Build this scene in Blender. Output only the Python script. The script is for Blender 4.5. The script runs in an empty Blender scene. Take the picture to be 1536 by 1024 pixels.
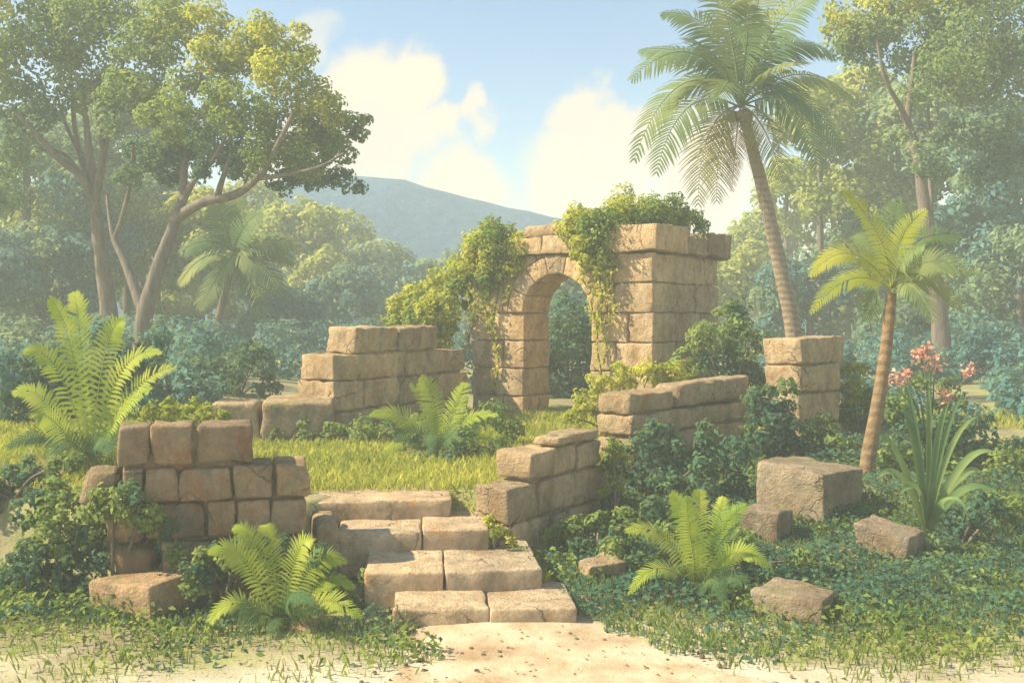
import bpy, math, random
import numpy as np
from mathutils import Vector, Matrix, noise
R = math.radians
random.seed(7); rng = np.random.default_rng(11)
sc = bpy.context.scene; COL = sc.collection

# ---------------------------------------------------------------- camera, world, sun, exposure
F, HZ, CAMZ = 1600.0, 470.0, 2.4            # focal length and horizon row in photo pixels, eye height in metres
cam_d = bpy.data.cameras.new('camera'); cam = bpy.data.objects.new('camera', cam_d); COL.objects.link(cam)
cam.location = (0, 0, CAMZ); cam.rotation_euler = (R(90), 0, 0)
cam_d.sensor_width = 36; cam_d.lens = 36 * F / 1536; cam_d.shift_y = (HZ - 512) / 1536
cam_d.clip_start = .05; cam_d.clip_end = 1000; sc.camera = cam
SUN_EL, SUN_DIR = R(41), Vector((-.99, -.07, 0)).normalized()
az = math.atan2(SUN_DIR.x, SUN_DIR.y)
S = Vector((SUN_DIR.x * math.cos(SUN_EL), SUN_DIR.y * math.cos(SUN_EL), math.sin(SUN_EL)))
sd = bpy.data.lights.new('sun', 'SUN'); sd.energy = 5.0; sd.angle = R(.8); sd.color = (1, .87, .64)
so = bpy.data.objects.new('sun', sd); COL.objects.link(so)
so.rotation_euler = S.to_track_quat('Z', 'Y').to_euler()
sc.view_settings.view_transform = 'Standard'; sc.view_settings.look = 'None'
sc.view_settings.exposure = 1.0; sc.view_settings.gamma = 1
c = sc.cycles
c.use_denoising = True
try: c.denoiser = 'OPENIMAGEDENOISE'
except Exception: pass
c.max_bounces = 6; c.diffuse_bounces = 3; c.glossy_bounces = 1; c.transmission_bounces = 3
c.volume_bounces = 1; c.transparent_max_bounces = 4; c.sample_clamp_indirect = 4

w = bpy.data.worlds.new('World'); sc.world = w; w.use_nodes = True
nt = w.node_tree; N = nt.nodes; L = nt.links; N.clear()
def wn(t, **k):
    n = N.new(t)
    for a, b in k.items(): setattr(n, a, b)
    return n
out = wn('ShaderNodeOutputWorld'); bg = wn('ShaderNodeBackground'); bg.inputs[1].default_value = .09
L.new(bg.outputs[0], out.inputs[0])
sky = wn('ShaderNodeTexSky'); sky.sky_type = 'NISHITA'; sky.sun_disc = False
sky.sun_elevation = SUN_EL; sky.sun_rotation = az; sky.air_density = 1.2; sky.dust_density = .3; sky.ozone_density = 1.5
tc = wn('ShaderNodeTexCoord')
nz = wn('ShaderNodeTexNoise'); nz.inputs['Scale'].default_value = 7; nz.inputs['Detail'].default_value = 7; nz.inputs['Roughness'].default_value = .55
L.new(tc.outputs['Generated'], nz.inputs['Vector'])
def vm(op, a, b=None):
    n = wn('ShaderNodeVectorMath', operation=op)
    for i, v in enumerate((a, b)):
        if v is None: continue
        if isinstance(v, tuple): n.inputs[i].default_value = v
        else: L.new(v, n.inputs[i])
    return n.outputs['Value'] if op in ('DISTANCE', 'LENGTH', 'DOT_PRODUCT') else n.outputs[0]
def mth(op, a, b=0.0, clamp=False):
    n = wn('ShaderNodeMath', operation=op); n.use_clamp = clamp
    for i, v in enumerate((a, b)):
        if isinstance(v, (int, float)): n.inputs[i].default_value = v
        else: L.new(v, n.inputs[i])
    return n.outputs[0]
def sstep(v, a, b):
    n = wn('ShaderNodeMapRange'); n.interpolation_type = 'SMOOTHSTEP'
    L.new(v, n.inputs[0]); n.inputs[1].default_value = a; n.inputs[2].default_value = b
    return n.outputs[0]
warp = vm('MULTIPLY', vm('SUBTRACT', nz.outputs['Color'], (.5, .5, .5)), (.16, .16, .16))
dirv = vm('ADD', tc.outputs['Generated'], warp)
acc = None
for (px, py, r, st) in [(575, 120, .055, 1), (625, 100, .04, 1), (530, 140, .035, 1), (655, 195, .035, 1), (715, 190, .028, .9), (585, 205, .05, .9),
                        (900, 170, .034, .9), (880, 205, .034, .85), (940, 215, .04, .9), (680, 310, .06, .9), (880, 300, .07, .9), (500, 230, .07, .9), (1050, 270, .08, .9),
                        (-500, 100, .2, .8), (2300, 150, .25, .8), (-1400, -400, .3, .8), (470, 60, .03, .5)]:
    d = Vector(((px - 768) / F, 1, (HZ - py) / F)).normalized()
    m = mth('MULTIPLY', sstep(vm('DISTANCE', dirv, tuple(d)), r * 1.02, r * .52), st)
    acc = m if acc is None else mth('MAXIMUM', acc, m)
sep = wn('ShaderNodeSeparateXYZ'); L.new(tc.outputs['Generated'], sep.inputs[0])
hz = sstep(mth('ADD', sep.outputs['Z'], mth('MULTIPLY', mth('SUBTRACT', nz.outputs['Fac'], .5), .10)), .15, .03)
acc = mth('MAXIMUM', acc, hz)
n2 = wn('ShaderNodeTexNoise'); n2.inputs['Scale'].default_value = 3; n2.inputs['Detail'].default_value = 5
L.new(tc.outputs['Generated'], n2.inputs['Vector'])
thin = mth('MULTIPLY', sstep(n2.outputs['Fac'], .48, .85), .25)
acc = mth('MAXIMUM', acc, thin)
mx = wn('ShaderNodeMix', data_type='RGBA'); L.new(acc, mx.inputs[0]); L.new(sky.outputs[0], mx.inputs[6])
mx.inputs[7].default_value = (5.9, 5.2, 4.15, 1)
L.new(mx.outputs[2], bg.inputs[0])

# ---------------------------------------------------------------- helpers
def W(px, py, Y): return Vector(((px - 768) / F * Y, Y, CAMZ + (HZ - py) / F * Y))
def tag(o, label=None, cat=None, group=None, kind=None):
    if label: o['label'] = label
    if cat: o['category'] = cat
    if group: o['group'] = group
    if kind: o['kind'] = kind
    return o
def empty(name, loc, rz=0, label=None, cat=None, group=None):
    o = bpy.data.objects.new(name, None); COL.objects.link(o); o.location = loc; o.rotation_euler = (0, 0, rz)
    o.empty_display_size = .2
    return tag(o, label, cat, group)
def link(name, me, mat, parent=None, world=False):
    o = bpy.data.objects.new(name, me); COL.objects.link(o)
    if mat and not me.materials: me.materials.append(mat)
    if parent:
        o.parent = parent
        if world:                                   # the mesh is in world coordinates: undo the parent's placing
            M = Matrix.Translation(parent.location) @ parent.rotation_euler.to_matrix().to_4x4()
            p = parent.parent
            me.transform(M.inverted())
    return o
def npmesh(name, V, Fq, tint=None, smooth=False):
    me = bpy.data.meshes.new(name); n = len(Fq); k = Fq.shape[1]
    me.vertices.add(len(V)); me.vertices.foreach_set('co', np.asarray(V, dtype=np.float32).ravel())
    me.loops.add(n * k); me.loops.foreach_set('vertex_index', Fq.astype(np.int32).ravel())
    me.polygons.add(n); me.polygons.foreach_set('loop_start', np.arange(0, n * k, k, dtype=np.int32))
    if smooth: me.polygons.foreach_set('use_smooth', np.ones(n, dtype=bool))
    me.update(calc_edges=True)
    if tint is not None:
        a = me.attributes.new('tint', 'FLOAT', 'FACE'); a.data.foreach_set('value', np.asarray(tint, dtype=np.float32))
    me.validate()
    return me
class MB:
    def __init__(s): s.v = []; s.f = []; s.t = []
    def add(s, v, f, t=.5):
        o = len(s.v); s.v += [tuple(p) for p in v]; s.f += [tuple(i + o for i in q) for q in f]; s.t += [t] * len(f)
    def mesh(s, name, smooth=True):
        me = bpy.data.meshes.new(name); me.from_pydata(s.v, [], s.f)
        me.polygons.foreach_set('use_smooth', [smooth] * len(s.f))
        a = me.attributes.new('tint', 'FLOAT', 'FACE'); a.data.foreach_set('value', s.t)
        me.update(); return me

# ---------------------------------------------------------------- materials
def mat(name, build):
    m = bpy.data.materials.new(name); m.use_nodes = True; t = m.node_tree; t.nodes.clear()
    o = t.nodes.new('ShaderNodeOutputMaterial'); build(t, o); return m
def nn(t, kind, **k):
    n = t.nodes.new(kind)
    for a, b in k.items():
        if a.startswith('i_'): n.inputs[a[2:].replace('_', ' ')].default_value = b
        else: setattr(n, a, b)
    return n
def ramp(t, src, stops):
    r = t.nodes.new('ShaderNodeValToRGB'); e = r.color_ramp.elements
    while len(e) < len(stops): e.new(.5)
    for q, (p, col) in zip(e, stops): q.position = p; q.color = (*col, 1) if len(col) == 3 else col
    t.links.new(src, r.inputs[0]); return r.outputs[0]
def mixc(t, f, a, b, mode='MIX'):
    m = t.nodes.new('ShaderNodeMix'); m.data_type = 'RGBA'; m.blend_type = mode
    for i, v in ((0, f), (6, a), (7, b)):
        if isinstance(v, (int, float)): m.inputs[i].default_value = v
        elif isinstance(v, tuple): m.inputs[i].default_value = (*v, 1)
        else: t.links.new(v, m.inputs[i])
    return m.outputs[2]
def math2(t, op, a, b=0.0, clamp=False):
    m = t.nodes.new('ShaderNodeMath'); m.operation = op; m.use_clamp = clamp
    for i, v in enumerate((a, b)):
        if isinstance(v, (int, float)): m.inputs[i].default_value = v
        else: t.links.new(v, m.inputs[i])
    return m.outputs[0]
def leaf_mat(name, dark, mid, light, trans=.35, scale=1.1, rough=.7):
    def b(t, o):
        g = nn(t, 'ShaderNodeNewGeometry')
        nz = nn(t, 'ShaderNodeTexNoise', i_Scale=scale, i_Detail=3.0); t.links.new(g.outputs['Position'], nz.inputs['Vector'])
        at = nn(t, 'ShaderNodeAttribute', attribute_name='tint')
        v = math2(t, 'ADD', math2(t, 'MULTIPLY', nz.outputs['Fac'], .95), math2(t, 'MULTIPLY', at.outputs['Fac'], .45))
        col = ramp(t, v, [(.38, dark), (.68, mid), (.95, light)])
        p = nn(t, 'ShaderNodeBsdfPrincipled', i_Roughness=rough); p.inputs['Specular IOR Level'].default_value = .08
        t.links.new(col, p.inputs['Base Color'])
        tr = nn(t, 'ShaderNodeBsdfTranslucent')
        t.links.new(mixc(t, .5, col, (.5, .6, .1), 'MULTIPLY') if False else mixc(t, .35, col, (.45, .5, .08)), tr.inputs[0])
        m = nn(t, 'ShaderNodeMixShader'); m.inputs[0].default_value = trans
        t.links.new(p.outputs[0], m.inputs[1]); t.links.new(tr.outputs[0], m.inputs[2]); t.links.new(m.outputs[0], o.inputs[0])
    return mat(name, b)
def stone_mat(name, a, bcol, stain, moss=.5, grey=(.26, .25, .23)):
    def b(t, o):
        g = nn(t, 'ShaderNodeNewGeometry'); P = g.outputs['Position']
        at = nn(t, 'ShaderNodeAttribute', attribute_name='tint')
        def nzz(s, d=6.0, r=.6):
            q = nn(t, 'ShaderNodeTexNoise', i_Scale=s, i_Detail=d, i_Roughness=r); t.links.new(P, q.inputs['Vector']); return q.outputs['Fac']
        n1 = nzz(2.2); nfine = nzz(14, 6, .65); n3 = nzz(3.7, 4)
        col = mixc(t, ramp(t, n1, [(.32, (0, 0, 0)), (.68, (1, 1, 1))]), a, bcol)
        col = mixc(t, ramp(t, n3, [(.56, (0, 0, 0)), (.70, (.75, .75, .75))]), col, stain)
        q = nn(t, 'ShaderNodeTexNoise', i_Scale=5.1, i_Detail=7.0, i_Roughness=.7); 
        mp = nn(t, 'ShaderNodeVectorMath', operation='ADD'); mp.inputs[1].default_value = (13, 7, 4); t.links.new(P, mp.inputs[0]); t.links.new(mp.outputs[0], q.inputs['Vector'])
        col = mixc(t, ramp(t, q.outputs['Fac'], [(.52, (0, 0, 0)), (.66, (.7, .7, .7))]), col, grey)
        tv = ramp(t, at.outputs['Fac'], [(0, (.50, .49, .50)), (.5, (.93, .90, .86)), (1, (1.32, 1.18, 1.0))])
        col = mixc(t, 1.0, col, tv, 'MULTIPLY')
        col = mixc(t, 1.0, col, ramp(t, nfine, [(.3, (.78, .77, .75)), (.7, (1.12, 1.12, 1.12))]), 'MULTIPLY')
        ms_ = nn(t, 'ShaderNodeMapping'); ms_.inputs['Scale'].default_value = (2.6, 2.6, .8); t.links.new(P, ms_.inputs[0])
        wq = nn(t, 'ShaderNodeTexNoise', i_Scale=1.3, i_Detail=6.0, i_Roughness=.7); t.links.new(ms_.outputs[0], wq.inputs['Vector'])
        col = mixc(t, 1.0, col, ramp(t, wq.outputs['Fac'], [(.45, (1.05, 1.04, 1.02)), (.66, (.70, .66, .62))]), 'MULTIPLY')
        wp_ = nn(t, 'ShaderNodeTexNoise', i_Scale=6.0, i_Detail=4.0); t.links.new(P, wp_.inputs['Vector'])
        va = nn(t, 'ShaderNodeVectorMath', operation='MULTIPLY'); va.inputs[1].default_value = (.16, .16, .16); t.links.new(wp_.outputs['Color'], va.inputs[0])
        vb = nn(t, 'ShaderNodeVectorMath', operation='ADD'); t.links.new(P, vb.inputs[0]); t.links.new(va.outputs[0], vb.inputs[1])
        vo = nn(t, 'ShaderNodeTexVoronoi', feature='DISTANCE_TO_EDGE', i_Scale=2.1); t.links.new(vb.outputs[0], vo.inputs['Vector'])
        crack = math2(t, 'MULTIPLY', ramp(t, vo.outputs['Distance'], [(.004, (1, 1, 1)), (.022, (0, 0, 0))]), ramp(t, nzz(1.7, 3), [(.5, (0, 0, 0)), (.6, (1, 1, 1))]))
        col = mixc(t, math2(t, 'MULTIPLY', crack, .5), col, (.06, .05, .035))
        lich = ramp(t, nzz(24, 5, .75), [(.60, (0, 0, 0)), (.66, (.6, .6, .6))])
        col = mixc(t, math2(t, 'MULTIPLY', lich, ramp(t, nzz(1.3, 3), [(.5, (0, 0, 0)), (.62, (1, 1, 1))])), col, (.50, .50, .40))
        sp = nn(t, 'ShaderNodeSeparateXYZ'); t.links.new(g.outputs['Normal'], sp.inputs[0])
        up = nn(t, 'ShaderNodeMapRange'); t.links.new(sp.outputs['Z'], up.inputs[0]); up.inputs[1].default_value = -.5; up.inputs[2].default_value = 1.0
        ms = math2(t, 'MULTIPLY', ramp(t, nzz(3.1, 7, .7), [(.52, (0, 0, 0)), (.62, (1, 1, 1))]), math2(t, 'MULTIPLY', up.outputs[0], moss), True)
        col = mixc(t, ms, col, (.16, .19, .05))
        p = nn(t, 'ShaderNodeBsdfPrincipled', i_Roughness=.93); p.inputs['Specular IOR Level'].default_value = .08
        t.links.new(col, p.inputs['Base Color'])
        bp = nn(t, 'ShaderNodeBump', i_Strength=1.0, i_Distance=.05); t.links.new(math2(t, 'SUBTRACT', math2(t, 'ADD', nzz(9, 8, .7), math2(t, 'MULTIPLY', nzz(45, 4, .65), .5)), math2(t, 'MULTIPLY', crack, .5)), bp.inputs['Height'])
        t.links.new(bp.outputs[0], p.inputs['Normal']); t.links.new(p.outputs[0], o.inputs[0])
    return mat(name, b)
def bark_mat(name, a, bcol, stretch=(9, 9, 2.0)):
    def b(t, o):
        tcn = nn(t, 'ShaderNodeNewGeometry'); mp = nn(t, 'ShaderNodeMapping'); mp.inputs['Scale'].default_value = stretch
        t.links.new(tcn.outputs['Position'], mp.inputs[0])
        q = nn(t, 'ShaderNodeTexNoise', i_Scale=1.0, i_Detail=7.0, i_Roughness=.65); t.links.new(mp.outputs[0], q.inputs['Vector'])
        col = ramp(t, q.outputs['Fac'], [(.3, a), (.7, bcol)])
        p = nn(t, 'ShaderNodeBsdfPrincipled', i_Roughness=.9); t.links.new(col, p.inputs['Base Color'])
        bp = nn(t, 'ShaderNodeBump', i_Strength=.8, i_Distance=.05); t.links.new(q.outputs['Fac'], bp.inputs['Height'])
        t.links.new(bp.outputs[0], p.inputs['Normal']); t.links.new(p.outputs[0], o.inputs[0])
    return mat(name, b)
def ringed(name, a, bcol):
    def b(t, o):
        g = nn(t, 'ShaderNodeNewGeometry'); q = nn(t, 'ShaderNodeTexNoise', i_Scale=9.0, i_Detail=7.0, i_Roughness=.7); t.links.new(g.outputs['Position'], q.inputs['Vector'])
        wv = nn(t, 'ShaderNodeTexWave', bands_direction='Z', i_Scale=2.6, i_Distortion=1.6, i_Detail=3.0); wv.inputs['Detail Scale'].default_value = 2.0; t.links.new(g.outputs['Position'], wv.inputs['Vector'])
        h = math2(t, 'ADD', math2(t, 'MULTIPLY', wv.outputs['Fac'], .22), math2(t, 'MULTIPLY', q.outputs['Fac'], 1.0))
        col = ramp(t, h, [(.0, a), (.95, bcol)])
        p = nn(t, 'ShaderNodeBsdfPrincipled', i_Roughness=.95); p.inputs['Specular IOR Level'].default_value = .1; t.links.new(col, p.inputs['Base Color'])
        bp = nn(t, 'ShaderNodeBump', i_Strength=.9, i_Distance=.04); t.links.new(h, bp.inputs['Height'])
        t.links.new(bp.outputs[0], p.inputs['Normal']); t.links.new(p.outputs[0], o.inputs[0])
    return mat(name, b)
M = dict(
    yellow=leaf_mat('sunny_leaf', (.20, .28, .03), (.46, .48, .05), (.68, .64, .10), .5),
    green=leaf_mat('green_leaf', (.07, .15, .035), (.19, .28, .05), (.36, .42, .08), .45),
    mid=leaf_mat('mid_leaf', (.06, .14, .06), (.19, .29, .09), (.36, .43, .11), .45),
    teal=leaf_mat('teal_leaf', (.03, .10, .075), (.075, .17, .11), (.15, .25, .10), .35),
    far=leaf_mat('far_leaf', (.07, .16, .12), (.21, .33, .20), (.36, .44, .18), .45, .35),  # paleness of distance haze is put into the far leaf colours
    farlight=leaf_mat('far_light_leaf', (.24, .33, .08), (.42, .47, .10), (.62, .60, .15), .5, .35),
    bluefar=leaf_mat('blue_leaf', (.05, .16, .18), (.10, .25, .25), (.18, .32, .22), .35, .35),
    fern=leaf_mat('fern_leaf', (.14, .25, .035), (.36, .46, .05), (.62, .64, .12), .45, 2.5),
    fernshade=leaf_mat('fern_shade_leaf', (.03, .09, .05), (.07, .15, .06), (.13, .2, .06), .3, 2.5),  # darker copy of the fern leaf: shade put into the colour of inner fronds
    palm=leaf_mat('palm_leaf', (.07, .14, .06), (.15, .22, .08), (.33, .34, .10), .3, .8),
    palmdry=leaf_mat('palm_dry_leaf', (.16, .17, .06), (.28, .26, .08), (.42, .36, .12), .35, .8),
    palmyel=leaf_mat('palm_yellow_leaf', (.26, .33, .04), (.44, .46, .05), (.62, .58, .10), .4, 1.5),
    spike=leaf_mat('strap_leaf', (.05, .13, .06), (.13, .23, .08), (.26, .35, .11), .3, 2),
    petal=leaf_mat('coral_petal', (.62, .22, .17), (.74, .34, .27), (.80, .48, .38), .3, 3),
    grass=leaf_mat('grass_blade', (.2, .26, .035), (.42, .45, .06), (.66, .62, .12), .45, .9),
    stone=stone_mat('sandstone', (.70, .54, .33), (.50, .37, .22), (.56, .31, .14), .5, (.30, .26, .20)),
    brown=stone_mat('brown_stone', (.45, .33, .21), (.33, .25, .165), (.40, .2, .09), .5, (.27, .24, .20)),
    rock=stone_mat('grey_fallen_stone', (.50, .41, .29), (.34, .265, .18), (.36, .21, .11), .45, (.26, .26, .23)),
    slab=stone_mat('step_stone', (.64, .54, .39), (.52, .41, .28), (.58, .36, .17), .2, (.38, .34, .27)),
    bark=bark_mat('bark', (.10, .075, .055), (.24, .19, .14)),
    palmbark=ringed('palm_bark', (.07, .05, .03), (.42, .32, .21)),
    orangebark=ringed('young_palm_bark', (.06, .038, .02), (.38, .25, .13)),
    dry=leaf_mat('dry_leaf', (.22, .13, .06), (.36, .25, .13), (.48, .36, .20), .2, 3),
)

# ---------------------------------------------------------------- terrain
BY = [(-50, 0), (7.6, 0), (9.5, .08), (11, .25), (12.5, .55), (14, .68), (20, .75), (60, 1.2), (300, 2)]
def lerp(tab, y): return np.interp(y, [a for a, _ in tab], [b for _, b in tab])
FRONT = [(-60, 10.8), (-5, 9.6), (-3.2, 9.15), (-1.75, 9.25), (-1.6, 10.15), (-.45, 10.15), (-.1, 10.1), (.75, 11.1), (1.5, 12.6), (2.6, 14.2), (5, 15.5), (60, 16)]
def gh(x, y):
    x = np.asarray(x, float); y = np.asarray(y, float)
    b = lerp(BY, y)
    fr = lerp(FRONT, x)
    m = np.clip((y - fr) / .35, 0, 1); m = m * m * (3 - 2 * m)
    T = .66 + .012 * np.clip(y - 10, 0, 40) + .22 * np.clip((-x - 3.2) / 2.0, 0, 1) * np.clip((y - 9.5) / 2, 0, 1)
    T = np.maximum(T, b)
    z = b * (1 - m) + T * m
    z = z + .02 * np.sin(x * 2.1 + y) * np.sin(y * 1.7) * np.clip((y - 3) / 5, 0, 1)
    return z
def g1(x, y): return float(gh(x, y))
def onground(px, Y): X = (px - 768) / F * Y; return Vector((X, Y, g1(X, Y)))
xs = np.unique(np.concatenate([-np.geomspace(7, 110, 26), np.arange(-7, 7.01, .14), np.geomspace(7, 110, 26)]))
ys = np.unique(np.concatenate([np.arange(-12, 3, 1.0), np.arange(3, 7, .4), np.arange(7, 17, .12), np.geomspace(17, 118, 50)]))
GX, GY = np.meshgrid(xs, ys); GZ = gh(GX, GY)
nx, ny = len(xs), len(ys)
I = (np.arange(ny - 1)[:, None] * nx + np.arange(nx - 1)[None]).ravel()
def ground_mat(t, o):
    g = nn(t, 'ShaderNodeNewGeometry'); P = g.outputs['Position']
    sp = nn(t, 'ShaderNodeSeparateXYZ'); t.links.new(P, sp.inputs[0])
    def nzz(s, d=6.0, r=.6):
        q = nn(t, 'ShaderNodeTexNoise', i_Scale=s, i_Detail=d, i_Roughness=r); t.links.new(P, q.inputs['Vector']); return q.outputs['Fac']
    soil = ramp(t, nzz(3, 8), [(.3, (.20, .16, .09)), (.7, (.33, .27, .16))])
    moss = ramp(t, nzz(2, 6), [(.3, (.20, .21, .07)), (.7, (.38, .36, .12))])
    sand = ramp(t, nzz(1.4, 8), [(.3, (.46, .38, .25)), (.7, (.66, .58, .43))])
    col = mixc(t, ramp(t, nzz(1.2, 7), [(.4, (0, 0, 0)), (.55, (1, 1, 1))]), soil, moss)
    e = math2(t, 'ADD', sp.outputs['Y'], math2(t, 'MULTIPLY', math2(t, 'SUBTRACT', nzz(.9, 7), .5), 2.6))
    e2 = math2(t, 'ADD', math2(t, 'ADD', math2(t, 'ABSOLUTE', math2(t, 'SUBTRACT', sp.outputs['X'], .4)), 6.0), math2(t, 'MULTIPLY', math2(t, 'SUBTRACT', nzz(2.3, 7), .5), 1.8))
    e2 = math2(t, 'MAXIMUM', e2, math2(t, 'SUBTRACT', sp.outputs['Y'], .9)); e = math2(t, 'MINIMUM', e, e2)
    mr = nn(t, 'ShaderNodeMapRange'); mr.interpolation_type = 'SMOOTHSTEP'; t.links.new(e, mr.inputs[0]); mr.inputs[1].default_value = 7.7; mr.inputs[2].default_value = 6.8
    col = mixc(t, mr.outputs[0], col, sand)
    p = nn(t, 'ShaderNodeBsdfPrincipled', i_Roughness=.95); t.links.new(col, p.inputs['Base Color'])
    bp = nn(t, 'ShaderNodeBump', i_Strength=.5, i_Distance=.05); t.links.new(math2(t, 'ADD', nzz(5, 8, .65), math2(t, 'MULTIPLY', nzz(40, 4), .3)), bp.inputs['Height'])
    t.links.new(bp.outputs[0], p.inputs['Normal']); t.links.new(p.outputs[0], o.inputs[0])
me = npmesh('ground', np.stack([GX.ravel(), GY.ravel(), GZ.ravel()], 1), np.stack([I, I + 1, I + nx + 1, I + nx], 1), smooth=True)
tag(link('ground', me, mat('ground', ground_mat)), kind='structure')
# sandy path from the foot of the steps to the lower right
def path_mat(t, o):
    g = nn(t, 'ShaderNodeNewGeometry'); P = g.outputs['Position']
    def nzz(s, d=6.0, r=.6):
        q = nn(t, 'ShaderNodeTexNoise', i_Scale=s, i_Detail=d, i_Roughness=r); t.links.new(P, q.inputs['Vector']); return q.outputs['Fac']
    col = ramp(t, nzz(2.6, 8), [(.32, (.36, .24, .12)), (.5, (.52, .40, .24)), (.70, (.66, .56, .38))])
    p = nn(t, 'ShaderNodeBsdfPrincipled', i_Roughness=.95); t.links.new(col, p.inputs['Base Color'])
    bp = nn(t, 'ShaderNodeBump', i_Strength=.6, i_Distance=.04); t.links.new(math2(t, 'ADD', nzz(6, 8, .65), math2(t, 'MULTIPLY', nzz(60, 4), .3)), bp.inputs['Height'])
    t.links.new(bp.outputs[0], p.inputs['Normal']); t.links.new(p.outputs[0], o.inputs[0])
pv = []; pf = []
K = 12
for j, y in enumerate(np.arange(2.0, 8.25, .1)):
    cx = np.interp(y, [2, 5, 6.5, 7.4, 8.2], [.9, .8, .6, .25, -.05]); hw = np.interp(y, [2, 5.5, 6.6, 7.5, 8.2], [2.6, 2.2, 1.35, 1.0, .72])
    lo = cx - hw + .22 * noise.noise(Vector((y * 1.3, 3, 0))) + .1 * noise.noise(Vector((y * 5, 1, 0)))
    hi = cx + hw + .22 * noise.noise(Vector((y * 1.3, 9, 0))) + .1 * noise.noise(Vector((y * 5, 5, 0)))
    for k in range(K + 1):
        x = lo + (hi - lo) * k / K; pv.append((x, y, g1(x, y) + .006 + .012 * math.sin(math.pi * k / K)))
    if j:
        for k in range(K): q = (j - 1) * (K + 1) + k; pf.append((q, q + 1, q + K + 2, q + K + 1))
mb = MB(); mb.add(pv, pf); tag(link('path', mb.mesh('path'), mat('sandy_path', path_mat)), kind='structure')
# distant ridge
def hill(name, Y, prof, depth, m):
    v = []; f = []; n = 90; k = 10
    for i in range(n + 1):
        px = prof[0][0] + (prof[-1][0] - prof[0][0]) * i / n
        py = np.interp(px, [a for a, _ in prof], [b for _, b in prof])
        X = (px - 768) / F * Y; top = CAMZ + (HZ - py) / F * Y
        top += .25 * noise.noise(Vector((X * .5, 1, 0))) + .12 * noise.noise(Vector((X * 2, 4, 0)))
        for j in range(k + 1):
            s = j / k; u = math.sin(s * math.pi)
            zz = 1 + (top - 1) * u + .5 * (1 - abs(2 * s - 1)) * noise.noise(Vector((X * .3, s * 6, 2)))
            if j in (0, k): zz = -.5
            v.append((X, Y - depth + 2 * depth * s, zz))
    for i in range(n):
        for j in range(k): q = i * (k + 1) + j; f.append((q, q + k + 1, q + k + 2, q + 1))
    b = MB(); b.add(v, f); return tag(link(name, b.mesh(name), m), kind='structure')
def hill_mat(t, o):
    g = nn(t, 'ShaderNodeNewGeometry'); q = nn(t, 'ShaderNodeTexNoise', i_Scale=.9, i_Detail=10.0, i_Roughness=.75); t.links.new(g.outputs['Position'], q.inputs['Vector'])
    p = nn(t, 'ShaderNodeBsdfPrincipled', i_Roughness=.95); t.links.new(ramp(t, q.outputs['Fac'], [(.4, (.05, .12, .22)), (.7, (.10, .20, .28))]), p.inputs['Base Color'])  # bluish cast of distance haze put into the ridge colour
    bp = nn(t, 'ShaderNodeBump', i_Strength=.8, i_Distance=.6); t.links.new(q.outputs['Fac'], bp.inputs['Height']); t.links.new(bp.outputs[0], p.inputs['Normal'])
    t.links.new(p.outputs[0], o.inputs[0])
hill('hills', 84, [(-700, 420), (100, 330), (350, 285), (500, 262), (590, 268), (680, 290), (760, 312), (840, 326), (950, 350), (1100, 385), (1500, 400), (2100, 430)], 14, mat('far_hill', hill_mat))

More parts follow.
